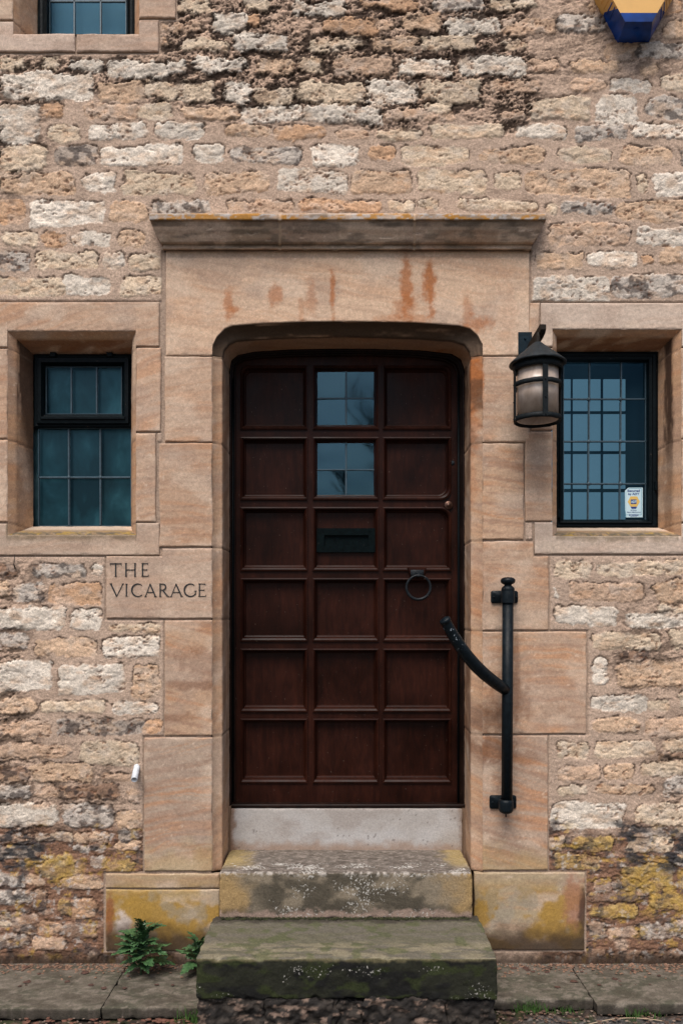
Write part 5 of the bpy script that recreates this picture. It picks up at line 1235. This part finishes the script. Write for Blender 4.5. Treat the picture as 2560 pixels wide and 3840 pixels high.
tuft(2390, 3790, -.375, -.112, 70, .05, 'grass tuft below the grey slab at the far right', 3, .045)
tuft(715, 3830, -.42, -.115, 60, .08, 'grass tuft in the dirt left of the footing stones', 4, .03)
tuft(1215, 3830, -.53, -.10, 70, .05, 'small leafy green tuft in front of the middle footing stones', 5, .035)
# moss and dirt line in the angle between the steps
m = MB(); rnd = random.Random(9)
for i in range(900):
    x = rnd.uniform(-.53, .56); y_ = -.132-abs(rnd.gauss(0, .007)); z = .193+rnd.random()*.006; r_ = rnd.uniform(.002, .005)
    m.add([(x-r_, y_, z-.002), (x+r_, y_-.001, z-.002), (x, y_-r_, z), (x+rnd.uniform(-.004, .004), y_, z+r_*1.5)], [(0, 1, 3), (1, 2, 3), (2, 0, 3)])
o = obj('moss', m, leafmat('moss', (.02, .022, .010), (.06, .065, .025)), None, smooth=False); tag(o, 'dark moss growing in the angle between the two steps', 'moss', None, 'stuff')
# leaf litter and gravel
def litter(n, fn, size, flat, name, mat, label, cat, seed):
    m = MB(); rnd = random.Random(seed)
    for i in range(n):
        x, y_, z = fn(rnd); s_ = size*rnd.uniform(.4, 1.3); a = rnd.uniform(0, 6.28); k = rnd.randint(4, 6); c_up = Vector((x, y_, z+s_*flat)); ring = []
        for q in range(k): t = a+6.283*q/k; rr = s_*rnd.uniform(.6, 1.1); ring.append(Vector((x+rr*math.cos(t), y_+rr*math.sin(t)*.8, z+rnd.uniform(0, s_*flat*.6))))
        m.add([c_up]+ring, [(0, q+1, (q+1) % k+1) for q in range(k)])
    o = obj(name, m, mat, None, smooth=False); tag(o, label, cat, None, 'stuff')
litter(520, lambda r: (r.uniform(-1.9, 1.9), r.uniform(-.47, -.33), -.112+r.random()*.01), .008, .5, 'gravel', plain('gravel', tuple(lin((112, 96, 84))), .9, 0, 40, 0, var=.5), 'loose gravel and grit along the road edge', 'gravel', 21)
litter(130, lambda r: (r.uniform(-1.9, -.6), r.uniform(-.48, -.405), -.108+r.random()*.01), .016, .35, 'leaf_litter', plain('dead_leaves', tuple(lin((96, 62, 48))), .8, 0, 30, 0, var=.6), 'dead brown leaves lying below the left paving slabs', 'dead leaves', 22)
litter(900, lambda r: ((r.uniform(-1.9, -.58) if r.random() < .5 else r.uniform(.62, 1.9)), -abs(r.gauss(0, .045))-.005, -.066), .0085, .7, 'crumbs', plain('mortar_crumbs', tuple(lin((120, 92, 74))), .9, 0, 50, 0, var=.6), 'crumbs of mortar and dead leaf on the slabs at the foot of the wall', 'debris', 23)
litter(34, lambda r: ((r.uniform(-1.5, -.6) if r.random() < .5 else r.uniform(.65, 1.5)), r.uniform(-.24, -.02), -.064), .019, .35, 'slab_leaves', plain('slab_leaf_brown', tuple(lin((74, 50, 40))), .8, 0, 30, 0, var=.5), 'scattered dead leaves lying on the paving slabs', 'dead leaves', 29)
litter(160, lambda r: (r.uniform(.62, 1.9), r.uniform(-.45, -.33), -.112+r.random()*.008), .012, .4, 'verge_litter', plain('verge_litter_brown', tuple(lin((84, 62, 48))), .8, 0, 30, 0, var=.6), 'brown leaf scraps and twigs in the gutter at the right', 'leaf scraps', 30)
m = MB(); pts = []
for i in range(14): t = i/13; pts.append((P(2190+(2480-2190)*t, 0, -.40)[0], -.44+.05*math.sin(t*2.6), 0))
m.tube([(p[0], p[1], -.108) for p in pts], .0018, 6); o = obj('dry_stalk', m, plain('dry_straw', (.4, .3, .2), .8)); tag(o, 'long thin dry grass stalk lying on the road at the right', 'stalk')

# ------------------------------------------------------------------ bare trees across the road (mirrored in the window glass)
M_BARK = plain('bark', (.05, .04, .03), .9, 0, 20, 0)
def bare_tree(x, y, h, label, seed):
    t = thing('bare_tree', label, 'tree', (x, y, -.12), 'bare trees across the road'); rn = random.Random(seed)
    tk, cr_ = MB(), MB()
    def grow(mb, p, d, L_, r_, k):
        p = Vector(p); d = Vector(d).normalized(); pts = [p]; n = 4
        for i in range(n): d = (d+Vector((rn.uniform(-.2, .2), rn.uniform(-.2, .2), .05))).normalized(); pts.append(pts[-1]+d*L_/n)
        mb.tube(pts, [r_*(1-.45*i/n) for i in range(n+1)], 5 if k < 2 else 3, False)
        if k >= 5: return
        for i in range(3 if k < 3 else 4):
            q = pts[rn.randint(2, n)]; grow(cr_, q, d+Vector((rn.uniform(-1, 1), rn.uniform(-1, 1), rn.uniform(-.1, .7))), L_*rn.uniform(.55, .78), r_*.5, k+1)
    grow(tk, (x, y, -.15), (0, 0, 1), h*.38, h*.028, 0)
    obj('trunk', tk, M_BARK, t); obj('crown', cr_, M_BARK, t)
bare_tree(2.6, -15.0, 9.0, 'bare winter tree across the road, mirrored in the door glass', 4)
bare_tree(-2.2, -14.0, 6.5, 'shorter bare winter tree across the road, left of the taller one', 12)
